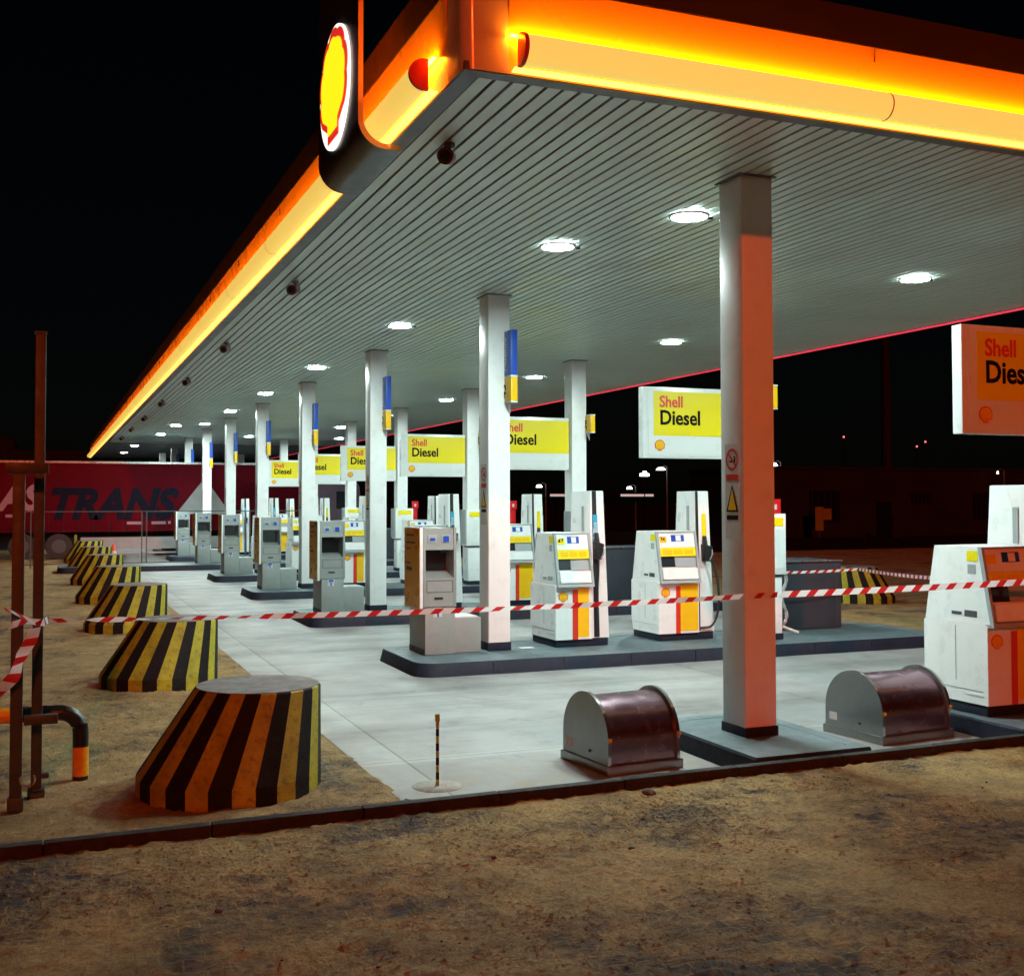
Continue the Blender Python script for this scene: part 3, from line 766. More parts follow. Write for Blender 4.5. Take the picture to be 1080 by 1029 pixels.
# ------------------------------------------------------------------ pumps
def pump(label, W, red, yel, typ):
    """W lower cabinet width; red / yel = (x0,x1) stripes; typ 1 = hose in channel, 2 = hose loop at the side"""
    t = thing('fuel_pump', label, 'fuel pump', (0, 0, 0), 0, 'white fuel pumps with red and yellow stripes')
    D = .92; C = .29; T = 2.20
    D = .84 if typ == 2 else .90
    b = MB()
    b.prism([(-.01, .10), (-.01, .84), (.02, .865), (D - .02, .865), (D, .845), (D, .28), (D - .05, .10)], 'x', 0, W, None)
    b.build('cabinet', 'white', t, ang=25)
    b = MB(); b.box(-.004, -.001, .40, .407, .30, .83); b.box(-.004, -.001, .05, D - .05, .225, .23); b.build('seam', 'grey_mid', t)
    b = MB(); b.box(-.006, -.0005, .05, .30, .18, .20); b.build('vent_lip', 'white_sign', t)
    b = MB(); b.box(.015, W + C - .03, .02, D - .04, 0, .105, bev=.004); b.build('plinth', 'navy', t)
    for (x0, x1), m, nm in ((red, 'red_pump', 'red_stripe'), (yel, 'yellow_pump', 'yellow_stripe')):
        b = MB(); b.box(x0, x1, -.015, -.0095, .135 if nm[0] == 'y' else .10, .835 if nm[0] == 'y' else .80); b.build(nm, m, t)
    b = MB(); b.box(W * .5 - .012, W * .5 + .012, -.02, -.011, .838, .858); b.build('lock', 'grey_dark', t)
    emblem(t, (.115, -.011, .70), .14, '-y', 'red_text', 'yellow_pump')
    # hose column
    x0 = W; b = MB(); z1 = T
    b.hexa([(x0, .03, .10), (x0 + C, .03, .10), (x0 + C, D - .06, .10), (x0, D - .06, .10), (x0 + .01, .07, T), (x0 + C - .07, .07, T), (x0 + C - .07, D - .20, T), (x0 + .01, D - .20, T)], None, .012)
    b.build('hose_column', 'white', t)
    def cy(z): return .03 + .04 * (z - .10) / (T - .10)         # column front y
    def cx(u, z): return x0 + u * (C - .07 * (z - .10) / (T - .10))
    def colslab(u0, u1, z0, z1, d, m, nm):
        q = MB(); p = []
        for z in (z0, z1): p += [(cx(u0, z), cy(z) - d, z), (cx(u1, z), cy(z) - d, z), (cx(u1, z), cy(z) + .02, z), (cx(u0, z), cy(z) + .02, z)]
        q.hexa(p); return q.build(nm, m, t)
    if typ == 1:
        colslab(.16, .46, .12, T - .002, .004, 'black', 'hose_channel')
        colslab(.20, .50, 1.42, 1.86, .008, 'blue_lt', 'grade_sticker')
        text('lettering', 'AdBlue', .085, 'paper', t, (cx(.42, 1.5), cy(1.65) - .010, 1.50), FRONT_UP, .001, depth=.001)
        bx, bz = .36, 1.22
    else:
        colslab(.02, .17, .12, T - .002, .004, 'black', 'hose_channel')
        colslab(.42, .72, 1.46, 1.86, .008, 'yellow_sign', 'grade_sticker')
        bx, bz = .50, 1.15
    # nozzle: boot, body, spout, lever
    q = MB(); zc = bz
    xA = cx(bx, zc)
    q.hexa([(xA - .045, -.05, zc), (xA + .05, -.05, zc), (xA + .05, .05, zc), (xA - .045, .05, zc), (xA - .05, -.09, zc + .26), (xA + .07, -.09, zc + .22), (xA + .07, .07, zc + .22), (xA - .05, .07, zc + .26)], None, .015)
    q.hexa([(xA - .03, -.03, zc + .2), (xA + .03, -.03, zc + .2), (xA + .03, .06, zc + .2), (xA - .03, .06, zc + .2), (xA - .025, .0, zc + .38), (xA + .02, .0, zc + .38), (xA + .02, .06, zc + .38), (xA - .025, .06, zc + .38)], None, .01)
    q.build('nozzle', 'black', t)
    q = MB(); q.tube([(xA + .02, -.075, zc + .02), (xA + .05, -.11, zc + .10), (xA + .05, -.10, zc + .18)], .010, n=6); q.build('nozzle_guard', 'grey_mid', t)
    if typ == 1:
        pts = [(xA, -.03, zc + .02), (xA - .005, -.035, zc - .15), (xA - .012, -.02, .8), (xA - .01, -.015, .4), (xA - .015, -.01, .14)]
    else:
        pts = []
        for i in range(17):
            s = i / 16; a = math.pi * s
            pts.append((xA + .02 + .16 * math.sin(a) * (.75 + .5 * s), -.02 - .05 * math.sin(a), zc + .05 - (zc - .12) * (1 - math.cos(a)) / 2))
        pts += [(xA - .10, .03, .16)]
    # smooth the path
    sm = []
    for i in range(len(pts) - 1):
        for j in range(4):
            u = j / 4; sm.append(tuple(pts[i][c] * (1 - u) + pts[i + 1][c] * u for c in range(3)))
    sm.append(pts[-1]); q = MB(); q.tube(sm, .017, n=8); q.build('hose', 'black', t)
    if typ == 1:
        colslab(.22, .44, .12, .95, .010, 'navy', 'hose_guard')
    q = MB(); q.box(x0 - .0, x0 + .004, .26, .33, 1.62, 1.98);
    o = q.build('column_mark', 'grey_mid', t); o.data.transform(Matrix.Translation((-.0035, 0, 0)))
    # head
    ZB, ZT = .866, 1.60
    b = MB(); b.prism([(-.05, ZB), (.10, ZT), (.70, ZT), (.84, ZB)], 'x', .02, W - .004); b.build('head', 'white', t, ang=25)
    def fp(s, d): return (-.05 + .15 * s - d * .98, ZB + (ZT - ZB) * s + d * -.0)
    def fslab(xa, xb, s0, s1, d, m, nm, parent=t, d0=0.):
        q = MB(); p = []
        for s in (s0, s1):
            yo, z = fp(s, d); yi, _ = fp(s, d0 - .001)
            p += [(xa, yo, z), (xb, yo, z), (xb, yi, z), (xa, yi, z)]
        q.hexa(p); return q.build(nm, m, parent)
    w = W - .004
    q = MB()
    for xa, xb, s0, s1 in ((.0, .035, -.03, 1.0), (w - .035, w + .0, -.03, 1.0), (.035, w - .035, -.03, .03), (.035, w - .035, .975, 1.0)):
        p = []
        for s in (s0, s1):
            yo, z = fp(s, .045); yi, _ = fp(s, -.004)
            p += [(xa, yo, z), (xb, yo, z), (xb, yi, z), (xa, yi, z)]
        q.hexa(p)
    q.build('bezel', 'grey_mid', t)
    fslab(.04, w - .04, .68, .97, .034, 'white', 'top_panel')
    fslab(.04, w - .04, .505, .675, .038, 'yellow_sign', 'price_strip')
    q = MB()
    for i in range(3):
        xa = .07 + i * (w - .14) / 3
        p = []
        for s in (.54, .64):
            yo, z = fp(s, .0395); yi, _ = fp(s, .037)
            p += [(xa + .01, yo, z), (xa + (w - .14) / 3 - .01, yo, z), (xa + (w - .14) / 3 - .01, yi, z), (xa + .01, yi, z)]
        q.hexa(p)
    q.build('price_window', 'yellow_pump', t)
    fslab(w * .36, w * .68, .80, .93, .040, 'blue', 'card_sign'); fslab(w * .47, w * .60, .81, .92, .042, 'white', 'card_mark')
    fslab(.05, .16, .78, .90, .040, 'yellow_pump' if typ == 2 else 'yellow_sign', 'number_sticker')
    fslab(.05, w * .42, .29, .50, .004, 'glass', 'display'); fslab(w * .42, w - .04, .29, .50, .012, 'grey_mid', 'keypad')
    fslab(.045, w - .045, .05, .27, .052, 'white', 'tray')
    q = MB(); q.box(.016, .0195, .12, .26, 1.46, 1.56); q.build('side_sticker', 'yellow_sign', t)
    q = MB(); q.box(.016, .0195, .15, .25, 1.34, 1.43); q.build('side_notice', 'grey_mid', t)
    q = MB()
    q.box(.016, .0195, .14, .30, .925, .985); q.box(.016, .0195, .34, .47, .935, .965)
    q.build('side_print', 'grey_mid' if typ == 1 else 'grey_dark', t)
    return t
p1 = p2 = None
P1 = (.57, (.26, .345), (.345, .515), 1); P2 = (.68, (.29, .365), (.365, .665), 2)
for k in range(1, 8):
    pos = (6.64, Y0 + k * S - .03, ZI)
    lab = 'narrow white fuel pump left of its twin on the ' + isl(k)
    if p1 is None:
        p1 = pump(lab, *P1); 
        p1.location = pos
    else: dup(p1, pos, lab)
for k in range(0, 8):
    pos = (8.34 if k else 8.27, Y0 + k * S + (.07 if k else -.10), ZI)
    lab = 'orange lit white fuel pump at the right frame edge on the front kerb island' if k == 0 else 'wider white fuel pump with looping hose on the ' + isl(k)
    if p2 is None: p2 = pump(lab, *P2); p2.location = pos
    else:
        q_ = dup(p2, pos, lab)
        if k == 1: p2_near = q_
def number(par, s_):
    text('number', s_, .095, 'black_text', par, (.055, .035, 1.455), Matrix.Rotation(R(-78 + 0), 4, 'X') @ Matrix.Rotation(R(180), 4, 'X') if False else FRONT, .002, depth=.001, sx=.9)
number(p1, '47'); number(p2_near, '36')

# ------------------------------------------------------------------ slim cabinets and red extinguisher boxes at the right row
def slim(label):
    t = thing('service_cabinet', label, 'service cabinet', (0, 0, 0), 0, 'slim white cabinets beside the right row columns')
    b = MB(); b.box(.06, .50, .0, .34, .02, .92, bev=.01); b.build('lower_cabinet', 'white', t)
    b = MB(); b.box(.05, .51, -.01, .35, 0, .09); b.build('plinth', 'navy', t)
    b = MB(); b.box(.0, .55, -.04, .36, .96, 1.86, bev=.012); b.build('upper_cabinet', 'white', t)
    b = MB(); b.box(-.03, -.002, -.05, .36, 1.0, 1.86); b.build('side_rail', 'grey_mid', t)
    b = MB(); b.box(.08, .5, -.046, -.041, 1.68, 1.80); b.build('yellow_label', 'yellow_sign', t)
    b = MB(); b.box(.07, .51, -.046, -.041, 1.05, 1.62); b.build('display_panel', 'white_sign', t)
    b = MB(); b.box(.05, .5, .02, .30, .922, .958); b.build('neck', 'grey_dark', t)
    return t
sc_ = None
for k in range(1, 6):
    p = (9.66, Y0 + k * S - .42, ZI); lab = 'slim white service cabinet with yellow label on the ' + isl(k)
    if sc_ is None: sc_ = slim(lab); sc_.location = p
    else: dup(sc_, p, lab)
def redbox(label):
    t = thing('extinguisher_box', label, 'fire extinguisher', (0, 0, 0), 0, 'red extinguisher boxes beside the right row')
    b = MB(); b.box(0, .16, 0, .2, 1.2, 1.98, bev=.01); b.build('cabinet', 'red_box', t)
    b = MB(); b.box(-.02, .18, -.02, .0, 2.0, 2.22); b.build('sign_plate', 'red_box', t)
    b = MB(); b.box(.05, .11, -.024, -.0205, 2.06, 2.14); b.build('sign_figure', 'paper', t)
    b = MB(); b.box(.05, .11, .05, .12, .0, 1.2); b.build('post', 'red_box', t)
    return t
rb = None
for k, x in ((1, 10.32), (2, 10.32), (3, 11.05), (4, 10.36), (5, 10.36)):
    p = (x, Y0 + k * S + .1, ZI - .14); lab = 'red fire extinguisher box by the right column of the ' + isl(k)
    if rb is None: rb = redbox(lab); rb.location = p
    else: dup(rb, p, lab)

# dark waste and service bins near the right end of the islands
def bin_(label):
    t = thing('service_bin', label, 'service bin', (0, 0, 0), 0, 'dark grey boxes near the right end of the islands')
    b = MB(); b.box(0, 1.16, 0, .9, 0, 1.06, bev=.02); b.build('body', 'dark_box', t)
    b = MB(); b.box(-.015, 1.175, -.015, .915, 1.062, 1.09, bev=.006); b.build('lid', 'dark_box', t)
    b = MB(); b.box(.09, .105, -.006, .0, .05, 1.03); b.box(1.05, 1.065, -.006, .0, .05, 1.03); b.build('panel_edge', 'grey_dark', t)
    b = MB(); b.box(-.018, 1.178, -.022, -.016, 1.078, 1.094); b.build('rim', 'silver', t)
    return t
bn = None
for k in range(1, 7):
    p = (10.83, Y0 + k * S + .55, ZI); lab = 'large dark grey box with pale rim on the ' + isl(k)
    if bn is None: bn = bin_(lab); bn.location = p
    else: dup(bn, p, lab)
# white flex hose hanging beside the nearest box
b = MB(); pts = [(10.62 + .05 * math.sin(i * .9), 15.05, 1.15 - i * .08) for i in range(12)] + [(10.78, 14.9, .185)]
b.tube(pts, .028, n=8); tag(b.build('air_hose', 'paper'), 'pale coiled air hose hanging between the front column and the nearest dark box', 'hose')

# ------------------------------------------------------------------ half-round metal covers by the kerb
def cover(label, ln):
    t = thing('metal_cover', label, 'metal cover', (0, 0, 0), 0, 'half round galvanised covers by the kerb')
    W = .77
    def arch(r, zc, zb, n=28):
        pts = [(W / 2 - r, zb - .02)]
        for i in range(n + 1):
            a = math.pi - math.pi * i / n; pts.append((W / 2 + r * math.cos(a), zc + r * math.sin(a)))
        pts.append((W / 2 + r, zb - .02)); return pts
    b = MB(); b.box(-.018, ln + .018, -.008, W + .008, 0, .075, bev=.006); b.build('base_frame', 'galv', t)
    b = MB(); b.prism(arch(.35, .24, .09), 'x', .03, ln - .03); b.build('drum', 'galv_drum', t, ang=30)
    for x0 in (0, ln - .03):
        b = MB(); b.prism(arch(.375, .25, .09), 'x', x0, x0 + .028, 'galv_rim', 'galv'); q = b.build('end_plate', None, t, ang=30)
        b = MB(); b.box(x0 + .004, x0 + .024, -.012, .004, .27, .295); b.build('glint_mark', 'hoop_yellow', q)  # small amber block, a painted glint on the flange
    b = MB(); b.cyl((-.012, .30, .15), .012, .014, axis='x', n=10); b.build('bolt', 'grey_dark', t)
    b = MB(); b.box(-.004, -.001, .60, .70, .13, .20); b.build('label_plate', 'paper', t)
    return t
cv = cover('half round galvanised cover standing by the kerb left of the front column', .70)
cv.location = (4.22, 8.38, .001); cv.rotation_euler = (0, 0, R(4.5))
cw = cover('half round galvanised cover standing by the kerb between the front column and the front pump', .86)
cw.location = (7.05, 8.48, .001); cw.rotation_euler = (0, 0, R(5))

# ------------------------------------------------------------------ striped concrete bollards
def bollard(label):
    t = thing('concrete_bollard', label, 'bollard', (0, 0, 0), 0, 'black and yellow striped concrete bollards')
    b = MB(); N = 26
    def ring(r, cx, z, ph=0): return [(cx + r * math.cos(2 * math.pi * (i + ph) / N), r * math.sin(2 * math.pi * (i + ph) / N), z) for i in range(N)]
    rings = [ring(.70, 0, -.03), ring(.70, 0, .14), ring(.485, .215, .775), ring(.475, .215, .785)]
    V = [[b.bm.verts.new(p) for p in r] for r in rings]
    iy, ib = b.mi('con_yellow'), b.mi('con_black')
    for q in range(3):
        for i in range(N):
            f_ = b.bm.faces.new((V[q][i], V[q][(i + 1) % N], V[q + 1][(i + 1) % N], V[q + 1][i])); f_.material_index = iy if i % 2 else ib
    b.build('body', None, t, smooth=False)
    b = MB(); b.prism([(p[0], p[1]) for p in ring(.474, .215, 0)], 'z', .78, .790); b.build('top_face', 'con_top', t, smooth=False)
    return t
bo = None
for i, (x, y) in enumerate(BOL):
    lab = 'largest striped concrete bollard beside the kerb at lower left' if i == 0 else 'striped concrete bollard in the left row, %s from the kerb' % ORD[i]
    if bo is None: bo = bollard(lab); bo.location = (x, y, -.005)
    else: dup(bo, (x, y, -.005), lab, rz=0)
dup(bo, (14.95, 15.6, -.01), 'striped concrete bollard on the right sand just left of the front pump', R(180))
dup(bo, (16.85, 20.9, -.01), 'striped concrete bollard on the right sand behind the dark grey box', R(180))
for i in (2, 3, 4, 5):
    pass

# ------------------------------------------------------------------ left foreground: posts, hoop barrier, marker post
gp = thing('barrier_post', 'tall brown square steel post with bracket foot at the left edge', 'post', (-.055, 9.48, 0))
b = MB(); b.box(-.038, .038, -.038, .038, .06, 3.50, bev=.006); b.build('tube', 'steel_post', gp)
b = MB(); b.box(-.06, .06, -.06, .06, -.01, .06); b.box(.03, .09, -.03, .03, .13, .17, bev=.01); b.build('foot', 'steel_post', gp)
b = MB(); b.box(-.048, .048, -.048, .048, 3.501, 3.515); b.build('cap', 'steel_post', gp)
gq = thing('height_frame_post', 'shorter square steel post with cross bar in front of the tall post', 'post', (-.19, 9.12, 0))
b = MB(); b.box(-.042, .042, -.042, .042, .0, 2.42, bev=.006); b.build('tube', 'steel_post', gq)
b = MB(); b.box(-.09, .20, -.046, .046, 2.422, 2.50, bev=.005); b.build('cross_bar', 'steel_post', gq)
b = MB(); b.box(.05, .28, -.03, .05, .60, .665, bev=.005); b.build('latch_bar', 'steel_post', gq)
b = MB(); b.tube([(.03 + .05 * math.sin(a) + .05, -.06, .22 - .05 * math.cos(a)) for a in [R(x) for x in range(-120, 121, 20)]], .008, n=6); b.build('hook', 'silver', gq)
b = MB(); b.box(-.055, .055, -.055, .055, -.01, .09, bev=.01); b.build('foot', 'steel_post', gq)

hb = thing('hoop_barrier', 'black and yellow steel hoop barrier on the sand at the left edge', 'barrier', (.27, 9.92, 0))
R_ = .062
def bend(cx, cz, r, a0, a1, n=10): return [(cx + r * math.cos(R(a0 + (a1 - a0) * i / n)), 0, cz + r * math.sin(R(a0 + (a1 - a0) * i / n))) for i in range(n + 1)]
b = MB(); b.tube([(0, 0, -.03), (0, 0, .03)], R_, 'hoop_black', 16); b.tube([(0, 0, .03), (0, 0, .26)], R_, 'hoop_yellow', 16)
b.tube([(0, 0, .26)] + bend(-.17, .37, .17, 0, 90) + [(-.52, 0, .54)], R_, 'hoop_black', 16); b.tube([(-.52, 0, .54), (-.95, 0, .54)], R_, 'hoop_yellow', 16)
b.tube([(-.95, 0, .54)] + [(-1.35 + p[0] + 0, 0, p[2]) for p in bend(0, .37, .17, 90, 180)] + [(-1.52, 0, .26)], R_, 'hoop_black', 16); b.tube([(-1.52, 0, .26), (-1.52, 0, -.03)], R_, 'hoop_yellow', 16)
b.build('tube', None, hb, ang=50)

mp = thing('marker_post', 'thin yellow marker post with dark bands on a round pale patch', 'marker post', (2.84, 8.60, 0))
b = MB()
zs = lin(0, .50, 9)
for i in range(9): b.box(-.010, .010, -.010, .010, zs[i], zs[i + 1], 'con_yellow' if i % 2 == 0 else 'con_black')
b.box(-.016, .016, -.014, .014, .50, .56, 'con_yellow'); b.build('stake', None, mp, smooth=False)
b = MB(); b.cyl((0, 0, .001), .20, .005, n=24, r2=.19); b.build('footing', 'pale_patch', mp)

# ------------------------------------------------------------------ barrier tape
def tape(name, label, pts, w=.068, twist=None, step=.085):
    """striped ribbon along a polyline; stripes are slanted faces"""
    P = [Vector(p) for p in pts]; seg = []; tot = 0
    for a, c in zip(P, P[1:]): seg.append((tot, (c - a).length)); tot += (c - a).length
    def at(s):
        s = max(0, min(tot - 1e-6, s))
        for (s0, l), a, c in zip(seg, P, P[1:]):
            if s <= s0 + l: return a.lerp(c, (s - s0) / l), (c - a).normalized()
        return P[-1], (P[-1] - P[-2]).normalized()
    b = MB(); n = int(tot / step); wi = b.mi('tape_white'); ri = b.mi('tape_red')
    def pt(s, v):
        p, t = at(s); a = (twist(s) if twist else .15 * math.sin(s * 1.3))
        side = t.cross(Vector((0, 0, 1))).normalized(); up = side.cross(t).normalized()
        d = up * math.cos(a) + side * math.sin(a); ww = w
        return p + d * ww * (v - .5)
    sl = .05
    for i in range(n):
        s0, s1 = (i + (.12 if i % 2 else 0)) * step, (i + (1 if i % 2 else 1.12)) * step; K = 3
        for k in range(K):
            a, c = s0 + (s1 - s0) * k / K, s0 + (s1 - s0) * (k + 1) / K
            q = [b.bm.verts.new(v) for v in (pt(a, 0), pt(c, 0), pt(c + sl, 1), pt(a + sl, 1))]
            f_ = b.bm.faces.new(q); f_.material_index = ri if (i % 2 and k < K) else wi
    bmesh.ops.remove_doubles(b.bm, verts=b.bm.verts, dist=.0008)
    o = b.build(name, None, None, ang=180)
    return tag(o, label, 'barrier tape')
def cat(a, c, sag, n=14, base=1.):
    a, c = Vector(a), Vector(c)
    return [tuple(a.lerp(c, i / n) - Vector((0, 0, sag * 4 * (i / n) * (1 - i / n)))) for i in range(n + 1)]
A = (-.06, 9.40, 1.325); B_ = (X_A - .012, Y0 - .012, 1.385)
tp1 = cat(A, B_, .035, 30)
tape('barrier_tape', 'long red and white tape strung from the left posts to the orange lit column', tp1, .044, twist=lambda s: (1.1 + .9 * math.sin(s * 9)) * max(0, 1 - s / 2.9) + .35 * math.sin(s * 2.1) + .3 * math.sin(s * 5.3 + 1))
C1 = (X_A + .335, Y0 - .012, 1.39); D1 = (9.2, 7.95, 1.50)
tape('barrier_tape', 'red and white tape crossing the orange lit column face', [B_, C1], .046, twist=lambda s: .05)
tape('barrier_tape', 'wide red and white tape running from the orange column past the front pump', cat(C1, D1, .01, 20), .056, twist=lambda s: .12 * math.sin(s * 1.5))
tape('barrier_tape', 'thin dashed tape stretched across the front of the nearest dark box', cat((10.55, 14.98, 1.115), (12.06, 15.06, 1.13), .01, 12), .042, twist=lambda s: .1)
tape('barrier_tape', 'red and white tape from the corner of the nearest dark box to the front pump', cat((12.06, 15.06, 1.13), D1, .09, 30), .052, twist=lambda s: .35 * math.sin(s * .9))
# knot and fluttering tails on the tall post
tape('tape_tail', 'crumpled red and white tape tail hanging from the knot on the left posts', [(-.06, 9.02, 1.33), (-.10, 8.98, 1.22), (-.17, 8.95, 1.10), (-.20, 8.95, .98), (-.30, 8.93, .88), (-.36, 8.93, .80)], .085, twist=lambda s: .9 * math.sin(s * 7), step=.07)
tape('tape_tail', 'short upper tape tail sticking out left of the knot', [(-.06, 9.02, 1.34), (-.14, 9.0, 1.385), (-.22, 8.98, 1.43), (-.28, 8.98, 1.46)], .045, twist=lambda s: .8 + 2 * s, step=.06)
tape('tape_tail', 'tape wound round the two left posts', [(-.26, 9.06, 1.32), (-.14, 9.03, 1.36), (-.02, 9.05, 1.34), (.02, 9.3, 1.34)], .05, twist=lambda s: .5 * math.sin(s * 12), step=.06)

# ------------------------------------------------------------------ traffic cone
tc_ = thing('traffic_cone', 'small orange traffic cone behind the row of striped bollards', 'traffic cone', (2.28, 44.6, 0))
b = MB(); b.box(-.19, .19, -.19, .19, 0, .04, bev=.01); b.build('base', 'cone', tc_)
b = MB(); b.cyl((0, 0, .04), .145, .68, n=20, r2=.03); b.build('body', 'cone', tc_)
b = MB(); b.cyl((0, 0, .35), .098, .12, n=20, r2=.078); b.build('reflective_band', 'tape_white', tc_)

# ------------------------------------------------------------------ mesh fence at the sixth row
fc = thing('mesh_fence', 'thin grey temporary fence panels across the far islands', 'fence', (0, 42.2, 0))
b = MB()
for z in (1.90, .12): b.box(-.9, 10.2, -.018, .018, z, z + .035)
b.build('rail', 'fence_grey', fc)
for x in (3.08, 3.24, 6.65, 6.8, -.5, 10.1):
    b = MB(); b.box(x - .02, x + .02, -.022, .022, 0, 1.93); b.build('post', 'fence_grey', fc)
b = MB()
x = -.9
while x < 10.2: b.box(x - .001, x + .001, -.001, .001, .15, 1.9); x += .48
b.build('wire_mesh', 'fence_grey', fc, smooth=False)

# ------------------------------------------------------------------ trailer and tractor
tr = thing('truck_trailer', 'long dark red curtain side trailer with big letters behind the pumps', 'trailer', (0, 49.0, 0))
b = MB(); b.box(-3.6, 10.0, 0, 2.5, 1.13, 3.80, bev=.02); b.build('curtain', 'truck_red', tr)
b = MB(); b.box(-3.62, 10.02, -.015, 2.515, 3.802, 3.88); b.build('top_rail', 'silver', tr)
b = MB(); b.box(-3.62, 10.02, -.02, 2.52, 1.06, 1.125); b.box(-3.6, 10.0, -.018, -.004, 1.50, 1.515); b.build('bottom_rail', 'truck_red', tr)
b = MB()
x = -3.2
while x < 9.9: b.box(x, x + .045, -.03, -.021, 1.07, 1.30); x += .62
b.build('strap', 'truck_under', tr)
b = MB()
for i in range(1, 17): b.box(-3.6 + i * .8 - .012, -3.6 + i * .8 + .012, -.004, .002, 1.53, 3.79)
b.build('curtain_seam', 'truck_red', tr, smooth=False)
b = MB(); b.box(-3.5, 9.9, .5, 2.0, .80, 1.05); b.box(1.3, 1.5, .2, .5, .1, .9); b.build('chassis', 'truck_under', tr)
b = MB(); b.box(1.25, 7.4, .03, .07, .36, .84); b.build('side_guard', 'truck_white', tr)
b = MB(); b.box(1.25, 7.4, .03, .06, .16, .24); b.build('side_guard', 'truck_white', tr)
for x in (-2.3, -.9, .45):
    b = MB(); b.cyl((x, .05, .5), .5, .35, axis='y', n=28); w_ = b.build('wheel', 'black', tr)
    b = MB(); b.cyl((x, .03, .5), .27, .02, axis='y', n=24); b.build('rim', 'grey_dark', w_)
    b = MB(); b.cyl((x, -.02, .5), .1, .05, axis='y', n=16); b.build('hub', 'grey_dark', w_)
b = MB(); b.box(1.02, 1.12, .02, .05, .3, .95); b.build('mudflap_mark', 'post_yellow', tr)
text('lettering', 'AS', 1.36, 'truck_pink', tr, (-1.75, -.006, 1.97), FRONT, .06, shear=.25, depth=.003, sx=.92)
text('lettering', 'TRANS', 1.66, 'truck_dark', tr, (-.05, -.008, 1.62), FRONT, .075, shear=.28, depth=.003, sx=.93)
b = MB(); b.faces([(4.9, -.007, 1.75), (7.1, -.007, 1.75), (6.05, -.007, 3.25)], [(0, 1, 2)]); b.build('white_peak', 'truck_white', tr, smooth=False)
b = MB()
for x0, x1, z in ((-1.5, -.95, 1.66), (3.0, 3.55, 1.35), (3.95, 4.5, 1.35), (4.6, 4.7, 1.36)): b.box(x0, x1, -.022, -.017, z, z + .11)
b.build('plate', 'truck_pink', tr)
tk = thing('truck_tractor', 'dusky purple tractor cab standing at the right end of the red trailer', 'truck', (0, 49.0, 0))
b = MB(); b.prism([(10.5, .6), (12.75, .6), (12.75, 1.7), (12.62, 2.9), (12.3, 3.5), (10.5, 3.6)], 'y', .05, 2.45); b.build('cab', 'cab', tk)
b = MB(); b.box(11.6, 12.45, .035, .049, 1.95, 2.7); b.build('window', 'glass', tk)
b = MB(); b.box(10.3, 12.7, .1, 2.4, .35, .6); b.build('chassis', 'truck_under', tk)
for x in (12.0, 9.6):
    b = MB(); b.cyl((x, .08, .5), .5, .35, axis='y', n=28); w_ = b.build('wheel', 'black', tk)
    b = MB(); b.cyl((x, .06, .5), .27, .02, axis='y', n=24); b.build('rim', 'silver', w_)

# ------------------------------------------------------------------ far buildings and lights
bl = thing('far_building', 'low dark plastered building across the yard on the right', 'building', (0, 60, 0))
b = MB(); b.box(40.5, 66, 0, 8, -.03, 4.25); b.build('wall', 'far_wall', bl)
b = MB(); b.box(40.4, 66.1, -.1, 8.1, 4.25, 4.42); b.build('roof_edge', 'far_wall', bl)
for x0, x1, z0, z1 in ((44.3, 46.6, .9, 2.9), (52.3, 54.0, 2.1, 2.8), (57.5, 60.0, 1., 2.8)):
    b = MB(); b.box(x0, x1, -.03, -.001, z0, z1); w_ = b.build('window', 'far_dark', bl)
    b = MB()
    for i in range(5): b.box(x0 + .2 + i * (x1 - x0 - .4) / 4 - .03, x0 + .2 + i * (x1 - x0 - .4) / 4 + .03, -.05, -.031, z0, z1)
    b.build('bar', 'far_wall', w_)
b = MB(); b.box(49.5, 50.7, -.03, -.001, 0, 2.2); b.build('door', 'far_dark', bl)
fp_ = thing('sign_post', 'small yellow sign on a thin post before the far dark building', 'sign', (43.9, 58.5, 0))
b = MB(); b.box(-.03, .03, -.03, .03, 0, 1.1); b.build('post', 'grey_dark', fp_)
b = MB(); b.box(-.3, .3, -.05, -.03, .45, 1.9); b.box(.3, .9, -.05, -.03, 1.1, 1.8); b.build('panel', 'post_yellow', fp_)
fcn = thing('traffic_cone', 'pale cone standing before the far dark building', 'traffic cone', (48.4, 57, 0), 0)
b = MB(); b.cyl((0, 0, 0), .45, 1.3, n=14, r2=.08); b.build('body', 'far_wall', fcn)
ms = thing('flood_mast', 'tall thin unlit mast rising behind the far dark building', 'mast', (55.4, 66, 0))
b = MB(); b.cyl((0, 0, 0), .45, 14, n=12, r2=.28); b.build('pole', 'far_wall', ms)
lb = thing('background_house', 'unlit low building with a small dome beyond the trailer at far left', 'building', (0, 90, 0))
b = MB(); b.box(-14, 2.9, 0, 6, -.03, 6.05); b.build('wall', 'far_wall', lb)
b = MB(); V = []
b.cyl((-3.0, 3, 6.05), 1.0, .35, n=20); b.cyl((-3.0, 3, 6.4), 1.0, .5, n=20, r2=.8); b.cyl((-3.0, 3, 6.9), .8, .35, n=20, r2=.3); b.build('dome', 'far_wall', lb)

